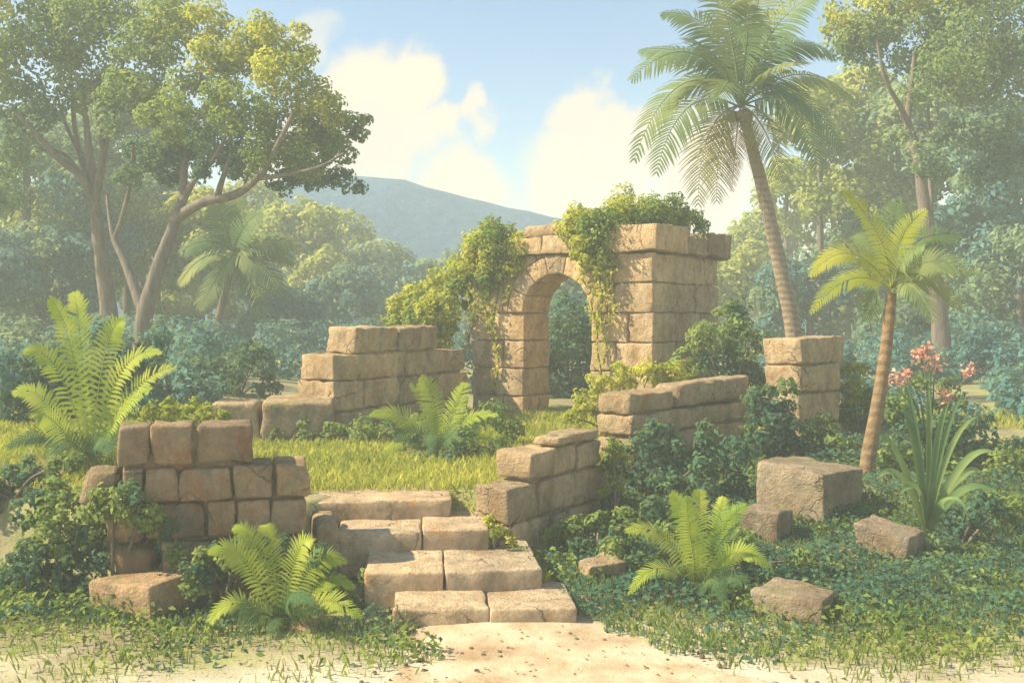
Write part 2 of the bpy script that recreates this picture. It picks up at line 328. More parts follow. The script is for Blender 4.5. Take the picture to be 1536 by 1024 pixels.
# ---------------------------------------------------------------- stone blocks
def axis_pts(L, r, step):
    n = max(1, int(round((L - 2 * r) / step)))
    return [0, .35 * r, r] + [r + (L - 2 * r) * i / n for i in range(1, n)] + [L - r, L - .35 * r, L]
def block(x0, x1, y0, y1, z0, z1, r=.024, jit=.012, rough=.010, step=.09, fmap=None):
    """A rounded, slightly skewed, roughened stone; returns vertices and quads."""
    D = (x1 - x0, y1 - y0, z1 - z0); r = min(r, min(D) * .3)
    A = [axis_pts(d, r, step) for d in D]; nn_ = [len(a) for a in A]
    cj = [[random.uniform(-jit, jit) for _ in range(3)] for _ in range(8)]
    sx = random.uniform(0, 99)
    idx = {}; V = []; Fc = []
    def vid(i, j, k):
        if (i, j, k) in idx: return idx[i, j, k]
        p = Vector((A[0][i], A[1][j], A[2][k]))
        q = Vector([min(max(p[a], r), D[a] - r) for a in range(3)]); d = p - q
        if d.length > 1e-9:
            nrm = d.normalized(); p = q + nrm * r
            p -= nrm * 0
        c = Vector((D[0] / 2, D[1] / 2, D[2] / 2)); u = [(p[a]) / D[a] for a in range(3)]
        off = Vector((0, 0, 0))
        for n in range(8):
            wgt = 1
            for a in range(3): wgt *= u[a] if (n >> a) & 1 else 1 - u[a]
            off += Vector(cj[n]) * wgt
        wp = p + Vector((sx, 0, 0))
        e = (p - c); e = Vector((e.x / D[0], e.y / D[1], e.z / D[2])); e.normalize()
        p = p + off + e * (rough * 1.7 * noise.noise(wp * 4.5) + rough * 1.1 * noise.noise(wp * 12) - rough * .6)
        # chipped edges
        ed = sum(1 for a in range(3) if abs(u[a] - .5) > .38)
        if ed >= 2: p -= e * max(0, noise.noise(wp * 6 + Vector((5, 5, 5)))) * .04 * min(1, rough / .01)
        p = Vector((p.x + x0, p.y + y0, p.z + z0))
        if fmap: p = Vector(fmap(p))
        idx[i, j, k] = len(V); V.append(tuple(p)); return idx[i, j, k]
    a, b_, c_ = nn_
    for j in range(b_ - 1):
        for k in range(c_ - 1):
            Fc.append((vid(0, j, k), vid(0, j, k + 1), vid(0, j + 1, k + 1), vid(0, j + 1, k)))
            Fc.append((vid(a - 1, j, k), vid(a - 1, j + 1, k), vid(a - 1, j + 1, k + 1), vid(a - 1, j, k + 1)))
    for i in range(a - 1):
        for k in range(c_ - 1):
            Fc.append((vid(i, 0, k), vid(i + 1, 0, k), vid(i + 1, 0, k + 1), vid(i, 0, k + 1)))
            Fc.append((vid(i, b_ - 1, k), vid(i, b_ - 1, k + 1), vid(i + 1, b_ - 1, k + 1), vid(i + 1, b_ - 1, k)))
        for j in range(b_ - 1):
            Fc.append((vid(i, j, 0), vid(i, j + 1, 0), vid(i + 1, j + 1, 0), vid(i + 1, j, 0)))
            Fc.append((vid(i, j, c_ - 1), vid(i + 1, j, c_ - 1), vid(i + 1, j + 1, c_ - 1), vid(i, j + 1, c_ - 1)))
    return V, Fc
def stone(name, parent, m, box, tint=None, **k):
    b = MB(); b.add(*block(*box, **k), t=random.uniform(.2, .8) if tint is None else tint)
    return link(name, b.mesh(name), m, parent)
def solve(C, th, px, along):                       # distance along a direction until it projects on column px
    d = Vector((-math.cos(th), math.sin(th))) if along == 'left' else Vector((math.sin(th), math.cos(th)))
    k = (px - 768) / F
    return (k * C.y - C.x) / (d.x - k * d.y)
G = .006                                            # open joint between stones
# -- ruined gateway
TH = R(32); AC = W(980, 470, 16.0); AC.z = 0
base = .62
gate = empty('stone_archway', (AC.x, AC.y, base), -TH, 'tall ruined sandstone gateway with a round arch, vines hanging over its cornice', 'archway')
U = lambda px: -solve(AC, TH, px, 'left')
uR, uL, uE = -1.07, -2.28, -3.30
cxu, rad = (uR + uL) / 2, (uR - uL) / 2
SP = 2.41 - base; TT = .86                           # springing height above base, wall thickness
ch = SP / 4
def pier(xa, xb, right):
    b = MB()
    for c_ in range(4):
        z0, z1 = c_ * ch, (c_ + 1) * ch
        cut = xa + (xb - xa) * (.42 if (c_ + right) % 2 else .6)
        b.add(*block(xa, cut - G, 0, TT, z0, z1 - G, jit=.008), t=random.uniform(.45, .85))
        b.add(*block(cut, xb, 0 + random.uniform(-.02, .02), TT, z0, z1 - G, jit=.008), t=random.uniform(.45, .85))
    return b
def stub(b, xa, xb):                                 # the courses beside the arch ring
    h = .92 / 2
    for c_ in range(2):
        b.add(*block(xa, xb, 0, TT, SP + c_ * h, SP + (c_ + 1) * h - G, jit=.008), t=random.uniform(.4, .85))
zc_ = SP + .90
rp = pier(uR, 0, 1); stub(rp, cxu + 1.0 + G, 0)
# the deep buttress behind the right pier
LB = 2.75
for c_ in range(6):
    z0, z1 = (c_ * ch, (c_ + 1) * ch) if c_ < 4 else (SP + (c_ - 4) * .46, SP + (c_ - 3) * .46)
    cut = [1.6, 2.0, 1.45, 1.9, 1.7, 2.1][c_]
    b0 = TT + G
    rp.add(*block(-1.0, 0 + random.uniform(-.015, .02), b0, cut - G, z0, z1 - G, jit=.012), t=random.uniform(.1, .5))
    rp.add(*block(-1.0, 0 + random.uniform(-.015, .02), cut, LB - random.uniform(0, .08), z0, z1 - G, jit=.012), t=random.uniform(.1, .5))
rp.add(*block(uR + .07, -.07, .07, TT - .05, 0, zc_, jit=0, rough=.003, step=.4), .4)
rp.add(*block(-.93, -.07, TT - .03, LB - .16, 0, zc_ + .1, jit=0, rough=.003, step=.4), .3)
link('pier', rp.mesh('pier'), M['stone'], gate)
lp = pier(uE, uL, 0); lp.add(*block(uE + .07, uL - .07, .07, TT - .07, 0, zc_, jit=0, rough=.003, step=.4), .4); stub(lp, uE, cxu - 1.0 - G)
link('pier', lp.mesh('pier'), M['stone'], gate)
ring = MB(); NV = 7
for i in range(NV):
    a0, a1 = math.pi * i / NV, math.pi * (i + 1) / NV
    def fm(p, a0=a0, a1=a1):
        a = a0 + p.x * (a1 - a0); rr = rad + p.z
        return (cxu + rr * math.cos(a), p.y, SP + rr * math.sin(a))
    x1 = 1 - .008 / (a1 - a0)
    b0 = .03 * (i % 2)
    V, Fc = block(0, 1, -.03, TT + .01, 0, .30 + .02 * (i % 2), r=.03, jit=.006, rough=.007, step=.1)
    V = [fm(Vector((.01 + v[0] * .98, v[1], v[2]))) for v in V]
    ring.add(V, [q[::-1] for q in Fc], t=random.uniform(.4, .9))
link('arch_ring', ring.mesh('arch_ring'), M['stone'], gate)
sp_ = MB(); r0 = rad + .31; segs = [(0, .62), (.62, 1.15), (1.15, 1.99), (1.99, 2.52), (2.52, math.pi)]
for a0, a1 in segs:
    V, Fc = block(0, 1, 0, TT, 0, 1, r=.03, jit=.01, rough=.008, step=.09)
    o_ = []
    for v in V:
        a = a0 + (.01 + v[0] * .98) * (a1 - a0); ca, sa = math.cos(a), math.sin(a)
        ro = min(1.0 / max(abs(ca), 1e-6), .92 / max(sa, 1e-6)); rr = r0 + v[2] * (ro - G - r0)
        o_.append((cxu + rr * ca, v[1], SP + rr * sa))
    sp_.add(o_, [q[::-1] for q in Fc], t=random.uniform(.4, .85))
link('spandrel', sp_.mesh('spandrel'), M['stone'], gate)
co = MB(); zc = SP + .93
cuts = [uE - .02, -2.55, -1.9, -1.12]
for i, (a, b) in enumerate(zip(cuts[:-1], cuts[1:])):
    h = [.2, .27, .3][i]
    co.add(*block(a, b - G, -.08, TT + .04, zc, zc + h, jit=.015), t=random.uniform(.5, .8))
co.add(*block(-.62, .10, -.10, TT + .3, zc - .03 + .03, zc + .42, jit=.035, rough=.018), t=.7)
co.add(*block(-1.12, -.62 - G, -.06, TT, zc, zc + .34, jit=.02), t=.6)
co.add(*block(-.9, .11, TT + .3 + G, 1.95, zc, zc + .33, jit=.045, rough=.02), t=.2)
co.add(*block(-.9, .15, 1.95 + G, LB + .1, zc, zc + .38, jit=.06, rough=.02), t=.15)
link('cornice', co.mesh('cornice'), M['stone'], gate)
tp = MB(); tp.add(*block(-2.35, -1.5, .05, .75, zc + .28, zc + .52, r=.08, jit=.07, rough=.02), t=.45)
link('capstone', tp.mesh('capstone'), M['stone'], gate)

def stepped(name, C, th, rows, base_z, m, label, cat='wall', mlit=None, **kw):
    """rows: (top z, xl, xc, xr, [joints]) in photo columns, from the lowest course up; every stone is a part."""
    root = empty(name, (C.x, C.y, base_z), -th, label, cat)
    z0 = 0; zp = 0; core = MB()
    for (zt, xl, xc, xr, js) in rows:
        z1 = zt - base_z
        # shift the corner so that it projects on column xc: slide along the dark face
        y0 = solve(C, th, xc, 'right'); Ly = solve(C, th, xr, 'right')
        C2 = Vector((C.x + math.sin(th) * y0, C.y + math.cos(th) * y0, 0)); tx = solve(C2, th, xl, 'left')
        e = [y0] + [solve(C, th, j, 'right') for j in js] + [Ly]
        for i, (a, b) in enumerate(zip(e[:-1], e[1:])):
            stone('stone_block', root, m, (-tx, random.uniform(-.012, .012), a, b - G, z0, z1 - G), **kw)
        core.add(*block(-tx + .07, -.07, y0 + .08, Ly - .07, zp, z1 - .05, r=.02, jit=0, rough=.004, step=.3), .7); zp = z1 - .05; z0 = z1
    link('core', core.mesh('core'), M['brown'], root)
    return root
def zat(py, Y): return CAMZ + (HZ - py) / F * Y
# stepped wall left of the arch
C1 = W(500, 470, 14.7)
stepped('stone_wall', C1, TH, [(zat(618, 14.7), 446, 500, 705, [575, 640]), (zat(572, 14.7), 446, 500, 703, [548, 600, 655]), (zat(532, 14.7), 450, 500, 700, [542, 610]), (zat(490, 14.9), 490, 535, 660, [600])],
        .5, M['stone'], 'stepped sandstone wall rising towards the left pier of the arch', r=.034, jit=.02, rough=.018)
# low wall in front of it
lw = empty('low_wall', (W(500, 470, 14.1).x, 14.1, .55), R(8), 'long low stone wall with a sunlit flat top at the foot of the stepped wall', 'wall')
stone('stone_block', lw, M['stone'], (-.95, .02, 0, 1.1, 0, .70), tint=.35, r=.05, jit=.03, rough=.02)
stone('stone_block', lw, M['stone'], (-1.62, -.95 - G, .04, 1.1, 0, .67), tint=.45, r=.06, jit=.04, rough=.02)
# foreground wall on the left of the steps
FY = 8.95; s = F / FY; FC = W(466, 470, FY); rho = R(14)
fw = empty('stone_wall', (FC.x, FC.y, 0.02), rho, 'broken wall of brown blocks in three rough courses left of the steps', 'wall')
def fx(px):                                          # column -> local x along the face
    k = (px - 768) / F; return (k * FC.y - FC.x) / (math.cos(rho) - k * math.sin(rho))
def frow(z0, z1, cols, th_=.55, **k):
    for a, b in zip(cols[:-1], cols[1:]):
        y0 = random.uniform(-.03, .03)
        stone('stone_block', fw, M['brown'], (fx(a), fx(b) - G, y0, th_ + y0, z0 - .02, z1 - .02 - G), r=.03, jit=.01, rough=.014, **k)
frow(.02, .26, [262, 330, 400, 464]); frow(.26, .55, [240, 322, 385, 461]); frow(.55, .86, [222, 311, 354, 408, 462]); frow(.86, 1.155, [180, 216, 268, 350, 412, 466]); frow(1.155, 1.50, [173, 226, 291], .5)
frow(1.155, 1.49, [295, 381], .52)
stone('stone_block', fw, M['brown'], (fx(118), fx(178), .02, .45, .85, 1.12), r=.1, jit=.05, rough=.025)
stone('stone_block', fw, M['brown'], (fx(150), fx(221), .04, .5, .5, .84), r=.1, jit=.04, rough=.02)
stone('stone_block', fw, M['brown'], (fx(170), fx(238), .04, .5, .02, .5), r=.1, jit=.04, rough=.02)
cb = MB()
for (a, b, z0, z1) in [(250, 455, .02, .5), (235, 455, .5, 1.08), (185, 372, 1.08, 1.42)]: cb.add(*block(fx(a), fx(b), .09, .44, z0, z1, r=.02, jit=0, rough=.004, step=.3), .6)
link('core', cb.mesh('core'), M['brown'], fw)
eb = stone('stone_block', fw, M['stone'], (.02, .27, .2, .8, .02, .60), tint=.3, r=.05, jit=.03, rough=.018)
# stair-side wall on the right
C2 = W(765, 470, 9.75)
stepped('stone_wall', C2, R(34), [(zat(788, 9.75), 714, 768, 905, [830]), (zat(731, 9.75), 710, 765, 912, [812, 862]), (zat(680, 9.95), 742, 797, 908, [835, 868]), (zat(655, 10.4), 795, 836, 900, [])],
        .1, M['stone'], 'small stepped wall of sandstone blocks right of the steps', r=.034, jit=.015, rough=.016)
# long low wall in front of the right pier
C3 = W(948, 470, 12.3)
stepped('stone_wall', C3, R(40), [(zat(692, 12.3), 897, 950, 1118, [1020]), (zat(656, 12.3), 893, 950, 1122, [1000, 1060]), (zat(622, 12.3), 893, 948, 1125, [1020]), (zat(590, 12.3), 893, 948, 1015, []), ],
        .35, M['stone'], 'two course wall with one lit end, half buried in greenery below the arch', r=.036, jit=.02, rough=.018)
w3 = bpy.data.objects[[o.name for o in bpy.data.objects if o.name.startswith('stone_wall')][-1]]
ya, yb = solve(C3, R(40), 1018, 'right'), solve(C3, R(40), 1124, 'right')
stone('stone_block', w3, M['stone'], (-.42, .02, ya, yb, zat(622, 12.3) - .35 + G, zat(590, 12.3) - .35 + .08), tint=.3, r=.07, jit=.03, rough=.016)
# square pillar on the right
C4 = W(1201, 470, 14.2)
stepped('stone_pillar', C4, R(45), [(zat(640, 14.2), 1143, 1200, 1262, []), (zat(590, 14.2), 1143, 1200, 1262, []), (zat(548, 14.2), 1146, 1200, 1260, []), (zat(506, 14.2), 1143, 1200, 1266, [])],
        .5, M['stone'], 'square stub of a stone pillar standing apart at the right', 'pillar', r=.034, jit=.02, rough=.018)
# steps
st = empty('stone_steps', (-.8, 8.1, 0), 0, 'four worn pale stone steps climbing left to the grass terrace', 'steps')
def step(x0, x1, y0, y1, z0, z1, cuts, rot):
    e = [x0] + [x0 + (x1 - x0) * c_ for c_ in cuts] + [x1]; b = MB(); cr, sr = math.cos(rot), math.sin(rot)
    for a, d in zip(e[:-1], e[1:]):
        yy = random.uniform(-.025, .02)
        V, Fc = block(a, d - .001, y0 + yy, y1, z0, z1 + random.uniform(-.012, .012), r=.022, jit=.010, rough=.008, step=.07)
        V = [(v[0] * cr - (v[1] - y0) * sr + .8, v[0] * sr + (v[1] - y0) * cr + y0 - 8.1, v[2]) for v in V]
        b.add(V, Fc, t=random.uniform(.45, .9))
    link('step', b.mesh('step'), M['slab'], st)
def X_(px, Y): return (px - 768) / F * Y
r_ = R(5)
step(X_(590, 8.11), X_(868, 8.11), 8.11, 8.95, -.1, .16, [.52], r_)
step(X_(548, 8.64), X_(815, 8.64), 8.64, 9.8, 0, .32, [.45], r_)
step(X_(505, 9.4), X_(735, 9.4), 9.42, 10.3, .1, .49, [.56], r_)
step(X_(455, 10.0), X_(678, 10.0), 10.02, 10.75, .3, .655, [], r_)
# fallen stones
def fallen(px, py, Y, w_, d_, h, rz, label, tint=.5, sink=.06, m='rock', jit=.045):
    X = X_(px, Y); z = g1(X, Y)
    root = empty('fallen_stone', (X, Y, z), rz, label, 'stone', 'fallen stones lying among the plants')
    b = MB(); b.add(*block(-w_ / 2, w_ / 2, -d_ / 2, d_ / 2, -sink, h, r=.03, jit=jit, rough=.012, step=.07), t=tint)
    o = b.mesh('fallen_stone'); COL.objects.unlink(root); bpy.data.objects.remove(root)
    o = link('fallen_stone', o, M[m]); o.location = (X, Y, z); o.rotation_euler = (R(random.uniform(-4, 4)), R(random.uniform(-5, 5)), rz)
    return tag(o, label, 'stone', 'fallen stones lying among the plants')
fallen(234, 880, 8.6, .74, .72, .27, R(-30), 'brown block with a pale flat top lying alone left of the foreground fern', .85, m='brown')
fallen(1212, 740, 11.3, .80, .90, .50, R(-42), 'largest fallen stone, a grey cube at the foot of the small palm', .45)
fallen(1148, 775, 10.55, .42, .42, .30, R(-30), 'low grey stone leaning against the largest fallen stone', .4)
fallen(1332, 810, 10.0, .48, .56, .27, R(-38), 'grey block with a pale top at right below the strap leaved plant', .45)
fallen(1192, 905, 8.45, .50, .56, .18, R(-28), 'wedge shaped grey stone nearest the viewer at lower right', .5)
fallen(900, 850, 9.45, .36, .30, .17, R(20), 'small pale stone by the path between the steps and the right fern', .75)
fallen(868, 905, 8.75, .22, .16, .05, R(10), 'tiny flat stone at the edge of the sandy path', .6, jit=.03)
fallen(905, 920, 8.5, .16, .12, .04, R(-20), 'smallest flat pebble on the sandy path', .7, jit=.02)

# ---------------------------------------------------------------- foliage
def rnd_dirs(n):
    v = rng.normal(size=(n, 3)); return v / np.linalg.norm(v, axis=1)[:, None]
def unit(v): return v / np.maximum(np.linalg.norm(v, axis=1), 1e-9)[:, None]
def leaf_quads(P, Nn, size, aspect=.55, fold=.15, tang=None):
    n = len(P); Nn = unit(Nn)
    T = rng.normal(size=(n, 3)) if tang is None else tang + rng.normal(size=(n, 3)) * .45
    T = unit(T - Nn * (T * Nn).sum(1)[:, None]); B = np.cross(Nn, T); s = np.asarray(size).reshape(-1, 1)
    a = P - T * s * .5; b = P + B * s * aspect * .5 + Nn * s * fold; c_ = P + T * s * .5 - Nn * s * .12; d = P - B * s * aspect * .5 + Nn * s * fold
    return np.stack([a, b, c_, d], 1).reshape(-1, 3), np.arange(4 * n).reshape(n, 4)
def crown_pts(blobs, leaf, dens=1.0, sub=.36, up=.35, squash=1.0, gap=.0):
    Ps, Ns, Ts = [], [], []
    for (cx, cy, cz, r) in blobs:
        C = np.array([cx, cy, cz]); rr = np.array([r, r, r * squash])
        k = max(6, int(9 * (1 / sub) * .8))
        sd_ = rnd_dirs(k); sc_ = C + sd_ * rr * rng.uniform(.45, .85, (k, 1)); sr = r * sub * rng.uniform(.7, 1.3, k)
        tot = int(dens * 2.2 * 4 * math.pi * r * r / (leaf * leaf))
        w_ = sr ** 2 / (sr ** 2).sum(); cnt = (w_ * tot).astype(int) + 1
        for j in range(k):
            d = rnd_dirs(cnt[j]); rad_ = sr[j] * rng.uniform(.55, 1.08, (cnt[j], 1))
            P = sc_[j] + d * rad_ * np.array([1, 1, .8])
            Ps.append(P); Ns.append(d * .8 + sd_[j] * .35 + np.array([0, 0, up]) + rng.normal(size=d.shape) * .38)
            Ts.append(np.clip(rng.normal(.5, .22, cnt[j]) + rng.normal(0, .12), 0, 1))
    return np.concatenate(Ps), np.concatenate(Ns), np.concatenate(Ts)
def px_blobs(lst, Y, spread=.6):
    o = []
    for b in lst:
        px, py, r = b[:3]; YY = Y + (b[3] if len(b) > 3 else random.uniform(-spread, spread)); p = W(px, py, YY); o.append((p.x, p.y, p.z, r / F * YY))
    return o
def clip_ground(P, Nn, T, low=.0):
    k = P[:, 2] > gh(P[:, 0], P[:, 1]) + low; return P[k], Nn[k], T[k]
def foliage(name, blobs, leaf, m, parent=None, world=True, dens=1.0, **k):
    asp = k.pop('aspect', .55)
    P, Nn, T = crown_pts(blobs, leaf, dens, **k); P, Nn, T = clip_ground(P, Nn, T)
    V, Q = leaf_quads(P, Nn, leaf * rng.uniform(.7, 1.35, len(P)), asp)
    return link(name, npmesh(name, V, Q, T), m, parent, world=parent is not None)
def tube(b, pts, rads, n=8, t=.5, wob=.06):
    pts = [Vector(p) for p in pts]
    # resample smoothly
    P = []; Rr = []
    for i in range(len(pts) - 1):
        p0 = pts[max(i - 1, 0)]; p1 = pts[i]; p2 = pts[i + 1]; p3 = pts[min(i + 2, len(pts) - 1)]
        for s_ in range(5):
            u = s_ / 5
            P.append(.5 * ((2 * p1) + (-p0 + p2) * u + (2 * p0 - 5 * p1 + 4 * p2 - p3) * u * u + (-p0 + 3 * p1 - 3 * p2 + p3) * u ** 3)); Rr.append(rads[i] * (1 - u) + rads[i + 1] * u)
    P.append(pts[-1]); Rr.append(rads[-1])
    V = []; Fc = []
    for i, p in enumerate(P):
        T = (P[min(i + 1, len(P) - 1)] - P[max(i - 1, 0)]).normalized(); A = T.cross(Vector((0, 1, .01))).normalized() if abs(T.y) < .95 else T.cross(Vector((1, 0, 0))).normalized(); B = T.cross(A)
        for k in range(n):
            a = 2 * math.pi * k / n; rr = Rr[i] * (1 + wob * 2 * noise.noise(p * 2.5 + Vector((math.cos(a), math.sin(a), 0))))
            V.append(p + (A * math.cos(a) + B * math.sin(a)) * rr)
        if i:
            for k in range(n): q = (i - 1) * n; Fc.append((q + k, q + n + k, q + n + (k + 1) % n, q + (k + 1) % n))
    Fc.append(tuple(range((len(P) - 1) * n, len(P) * n)))
    b.add(V, Fc, t)
def pw(lst, Y): return [W(p[0], p[1], Y + (p[2] if len(p) > 2 else 0)) for p in lst]
def tree(name, label, cat, Y, basepx, trunks, crowns, leaf, group=None, bark='bark', dens=1.0, **kw):
    """trunks: list of (points, base radius px, end radius px); crowns: list of (material, blobs)."""
    p = onground(basepx, Y); root = empty(name, p, 0, label, cat, group)
    for i, (pts, ra, rb) in enumerate(trunks):
        b = MB(); P = pw(pts, Y); s_ = Y / F; n = len(P)
        tube(b, P, [(ra + (rb - ra) * (j / (n - 1)) ** .8) * s_ for j in range(n)], n=10 if i == 0 else 7)
        link('trunk' if i == 0 else 'branch', b.mesh('trunk' if i == 0 else 'branch'), M[bark], root, world=True)
    for (m, bl) in crowns:
        foliage('crown', px_blobs(bl, Y, kw.get('spread', 1.0)), leaf, M[m], root, dens=dens, sub=kw.get('sub', .36), squash=kw.get('squash', .85), aspect=kw.get('aspect', .55))
    return root
def belowg(px, Y): p = onground(px, Y); return HZ - (p.z - .1 - CAMZ) * F / Y    # photo row just under the ground there

# the two big trees at left
tree('broadleaf_tree', 'big tree at far left with dark forked trunk and limbs under a pale teal crown', 'tree', 24, 165,
     [([(168, belowg(168, 24)), (164, 480), (152, 380), (140, 295), (136, 250), (130, 190), (122, 130)], 17, 3),
      ([(142, 310), (125, 268, -.2), (85, 235, -.5), (45, 190, -.8), (20, 165, -.9)], 8, 2.5), ([(125, 268, -.2), (100, 235), (75, 225, -.3), (55, 228)], 4, 1.5),
      ([(138, 275), (122, 240, .4), (112, 190, .6), (106, 120, .7), (96, 70, .8)], 6, 2), ([(130, 250, .4), (100, 190, .9), (85, 140, 1.2)], 4, 1.5),
      ([(143, 300), (155, 230, -.3), (172, 160, -.5), (185, 90, -.6)], 8, 2.5), ([(155, 230, -.3), (146, 180, -.8), (140, 130, -1)], 4, 1.5)],
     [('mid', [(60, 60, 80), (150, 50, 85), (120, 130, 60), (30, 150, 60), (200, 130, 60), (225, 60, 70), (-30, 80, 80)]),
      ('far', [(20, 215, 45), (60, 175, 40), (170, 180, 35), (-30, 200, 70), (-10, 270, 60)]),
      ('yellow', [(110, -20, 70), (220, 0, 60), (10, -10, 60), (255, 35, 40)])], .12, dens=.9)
tree('broadleaf_tree', 'big tree with leaning forked trunk and wide spreading crown reaching into the sky', 'tree', 22, 215,
     [([(213, belowg(213, 22)), (216, 480), (238, 400), (262, 335), (274, 290), (276, 215, .4), (270, 150, .5)], 16, 3),
      ([(268, 315), (292, 270, -.2), (320, 240, -.5), (350, 180, -.8)], 6, 2),
      ([(262, 330), (300, 305, -.5), (350, 293, -.8), (385, 268, -1.2), (410, 230, -1.4), (440, 170, -1.4)], 9, 3), ([(325, 298, -.6), (335, 265, -.8), (345, 235, -.9)], 6, 2),
      ([(385, 268, -1.2), (430, 262, -1.4), (480, 250, -1.5), (515, 230, -1.5)], 4, 1.5),
      ([(214, 465), (190, 400, .3), (172, 360, .5), (165, 330, .6), (160, 290, .8)], 9, 2), ([(172, 360, .5), (185, 320, .3), (197, 265, .2), (200, 215, 0)], 5, 2)],
     [('yellow', [(370, 75, 50), (400, 45, 34), (440, 80, 36), (420, 110, 52), (450, 45, 16), (330, 100, 55), (460, 150, 45), (495, 165, 35), (395, 55, 30), (300, 40, 50)]),  # sunlit top and shaded underside of this crown put into its leaf colours
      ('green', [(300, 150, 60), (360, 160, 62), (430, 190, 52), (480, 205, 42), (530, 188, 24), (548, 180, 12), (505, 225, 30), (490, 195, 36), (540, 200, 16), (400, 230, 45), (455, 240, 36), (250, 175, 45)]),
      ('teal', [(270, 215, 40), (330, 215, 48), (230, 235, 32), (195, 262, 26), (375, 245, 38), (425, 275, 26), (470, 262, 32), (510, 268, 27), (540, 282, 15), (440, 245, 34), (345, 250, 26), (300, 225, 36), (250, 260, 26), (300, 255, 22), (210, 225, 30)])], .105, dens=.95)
# tall tree at right
tree('broadleaf_tree', 'tall tree behind the small palm with dark leaning trunk and soft green crown', 'tree', 25, 1412,
     [([(1415, belowg(1415, 25)), (1410, 480), (1398, 380), (1385, 300), (1378, 240), (1362, 190), (1366, 140), (1372, 80)], 16, 3),
      ([(1380, 250), (1368, 200), (1350, 160, -.4), (1328, 120, -.6), (1315, 60, -.7)], 7, 2),
      ([(1396, 380), (1396, 300, .4), (1393, 220, .7), (1392, 130, .9)], 5, 2)],
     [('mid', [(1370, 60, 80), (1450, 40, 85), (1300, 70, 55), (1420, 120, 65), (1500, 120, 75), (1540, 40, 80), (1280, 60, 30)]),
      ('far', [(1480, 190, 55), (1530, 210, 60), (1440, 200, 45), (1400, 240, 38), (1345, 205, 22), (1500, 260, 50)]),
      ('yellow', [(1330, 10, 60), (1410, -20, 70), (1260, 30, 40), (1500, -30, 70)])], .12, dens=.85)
# hazy trees farther back: each has its own crown and trunk
def bgtree(px, py, r, Y, m, label, leaf=.26, sq=.9, m2=None):
    bl = [(px, py, r * .75)]
    for i in range(7):
        a = R(-20 + 220 * i / 6); bl.append((px + math.cos(a) * r * .62, py - math.sin(a) * r * .45 + r * .1, r * random.uniform(.38, .52)))
    for i in range(6): bl.append((px + random.uniform(-.8, .8) * r, py + r * (.3 + .28 * i), r * .5))
    t = bl[1::3]; u = [b for b in bl if b not in t]
    g = belowg(px, Y)
    return tree('background_tree', label, 'tree', Y, px, [([(px + 4, g), (px, (g + py) / 2), (px, py)], r * .07 + 2, r * .03 + 1)], [(m, u), (m2 or m, t)], leaf, 'hazy trees behind the ruins', dens=.75, spread=r / F * Y * .5)
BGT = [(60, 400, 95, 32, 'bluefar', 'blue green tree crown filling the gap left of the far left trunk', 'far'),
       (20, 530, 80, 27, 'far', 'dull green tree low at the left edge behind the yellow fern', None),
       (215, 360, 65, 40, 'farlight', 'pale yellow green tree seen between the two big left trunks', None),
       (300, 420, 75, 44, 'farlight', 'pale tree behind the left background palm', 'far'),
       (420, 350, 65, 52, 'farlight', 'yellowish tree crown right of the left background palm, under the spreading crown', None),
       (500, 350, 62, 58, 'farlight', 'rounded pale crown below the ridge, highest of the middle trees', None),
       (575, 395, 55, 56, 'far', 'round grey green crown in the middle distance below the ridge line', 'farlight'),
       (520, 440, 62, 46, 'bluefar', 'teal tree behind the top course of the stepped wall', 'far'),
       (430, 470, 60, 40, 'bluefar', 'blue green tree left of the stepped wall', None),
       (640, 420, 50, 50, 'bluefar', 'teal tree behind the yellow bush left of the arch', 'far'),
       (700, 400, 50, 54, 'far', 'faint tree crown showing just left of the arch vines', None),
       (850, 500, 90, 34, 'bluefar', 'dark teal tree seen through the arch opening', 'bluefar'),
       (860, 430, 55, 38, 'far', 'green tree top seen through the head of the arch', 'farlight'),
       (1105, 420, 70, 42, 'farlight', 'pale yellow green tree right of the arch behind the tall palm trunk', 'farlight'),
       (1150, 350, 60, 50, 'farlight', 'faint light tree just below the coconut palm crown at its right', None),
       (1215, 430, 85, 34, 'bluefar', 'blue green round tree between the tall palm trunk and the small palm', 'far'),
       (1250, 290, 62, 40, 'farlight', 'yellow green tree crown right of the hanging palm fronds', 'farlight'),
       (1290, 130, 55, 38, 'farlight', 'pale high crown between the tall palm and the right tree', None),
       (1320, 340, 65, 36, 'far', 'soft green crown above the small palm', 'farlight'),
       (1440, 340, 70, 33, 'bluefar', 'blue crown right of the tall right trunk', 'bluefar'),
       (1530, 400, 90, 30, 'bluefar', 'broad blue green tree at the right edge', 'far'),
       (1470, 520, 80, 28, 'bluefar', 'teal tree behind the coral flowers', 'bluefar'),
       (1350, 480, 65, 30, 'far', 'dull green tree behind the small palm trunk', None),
       (1545, 600, 80, 22, 'bluefar', 'low blue green tree at the right edge beside the strap leaved plant', 'far')]
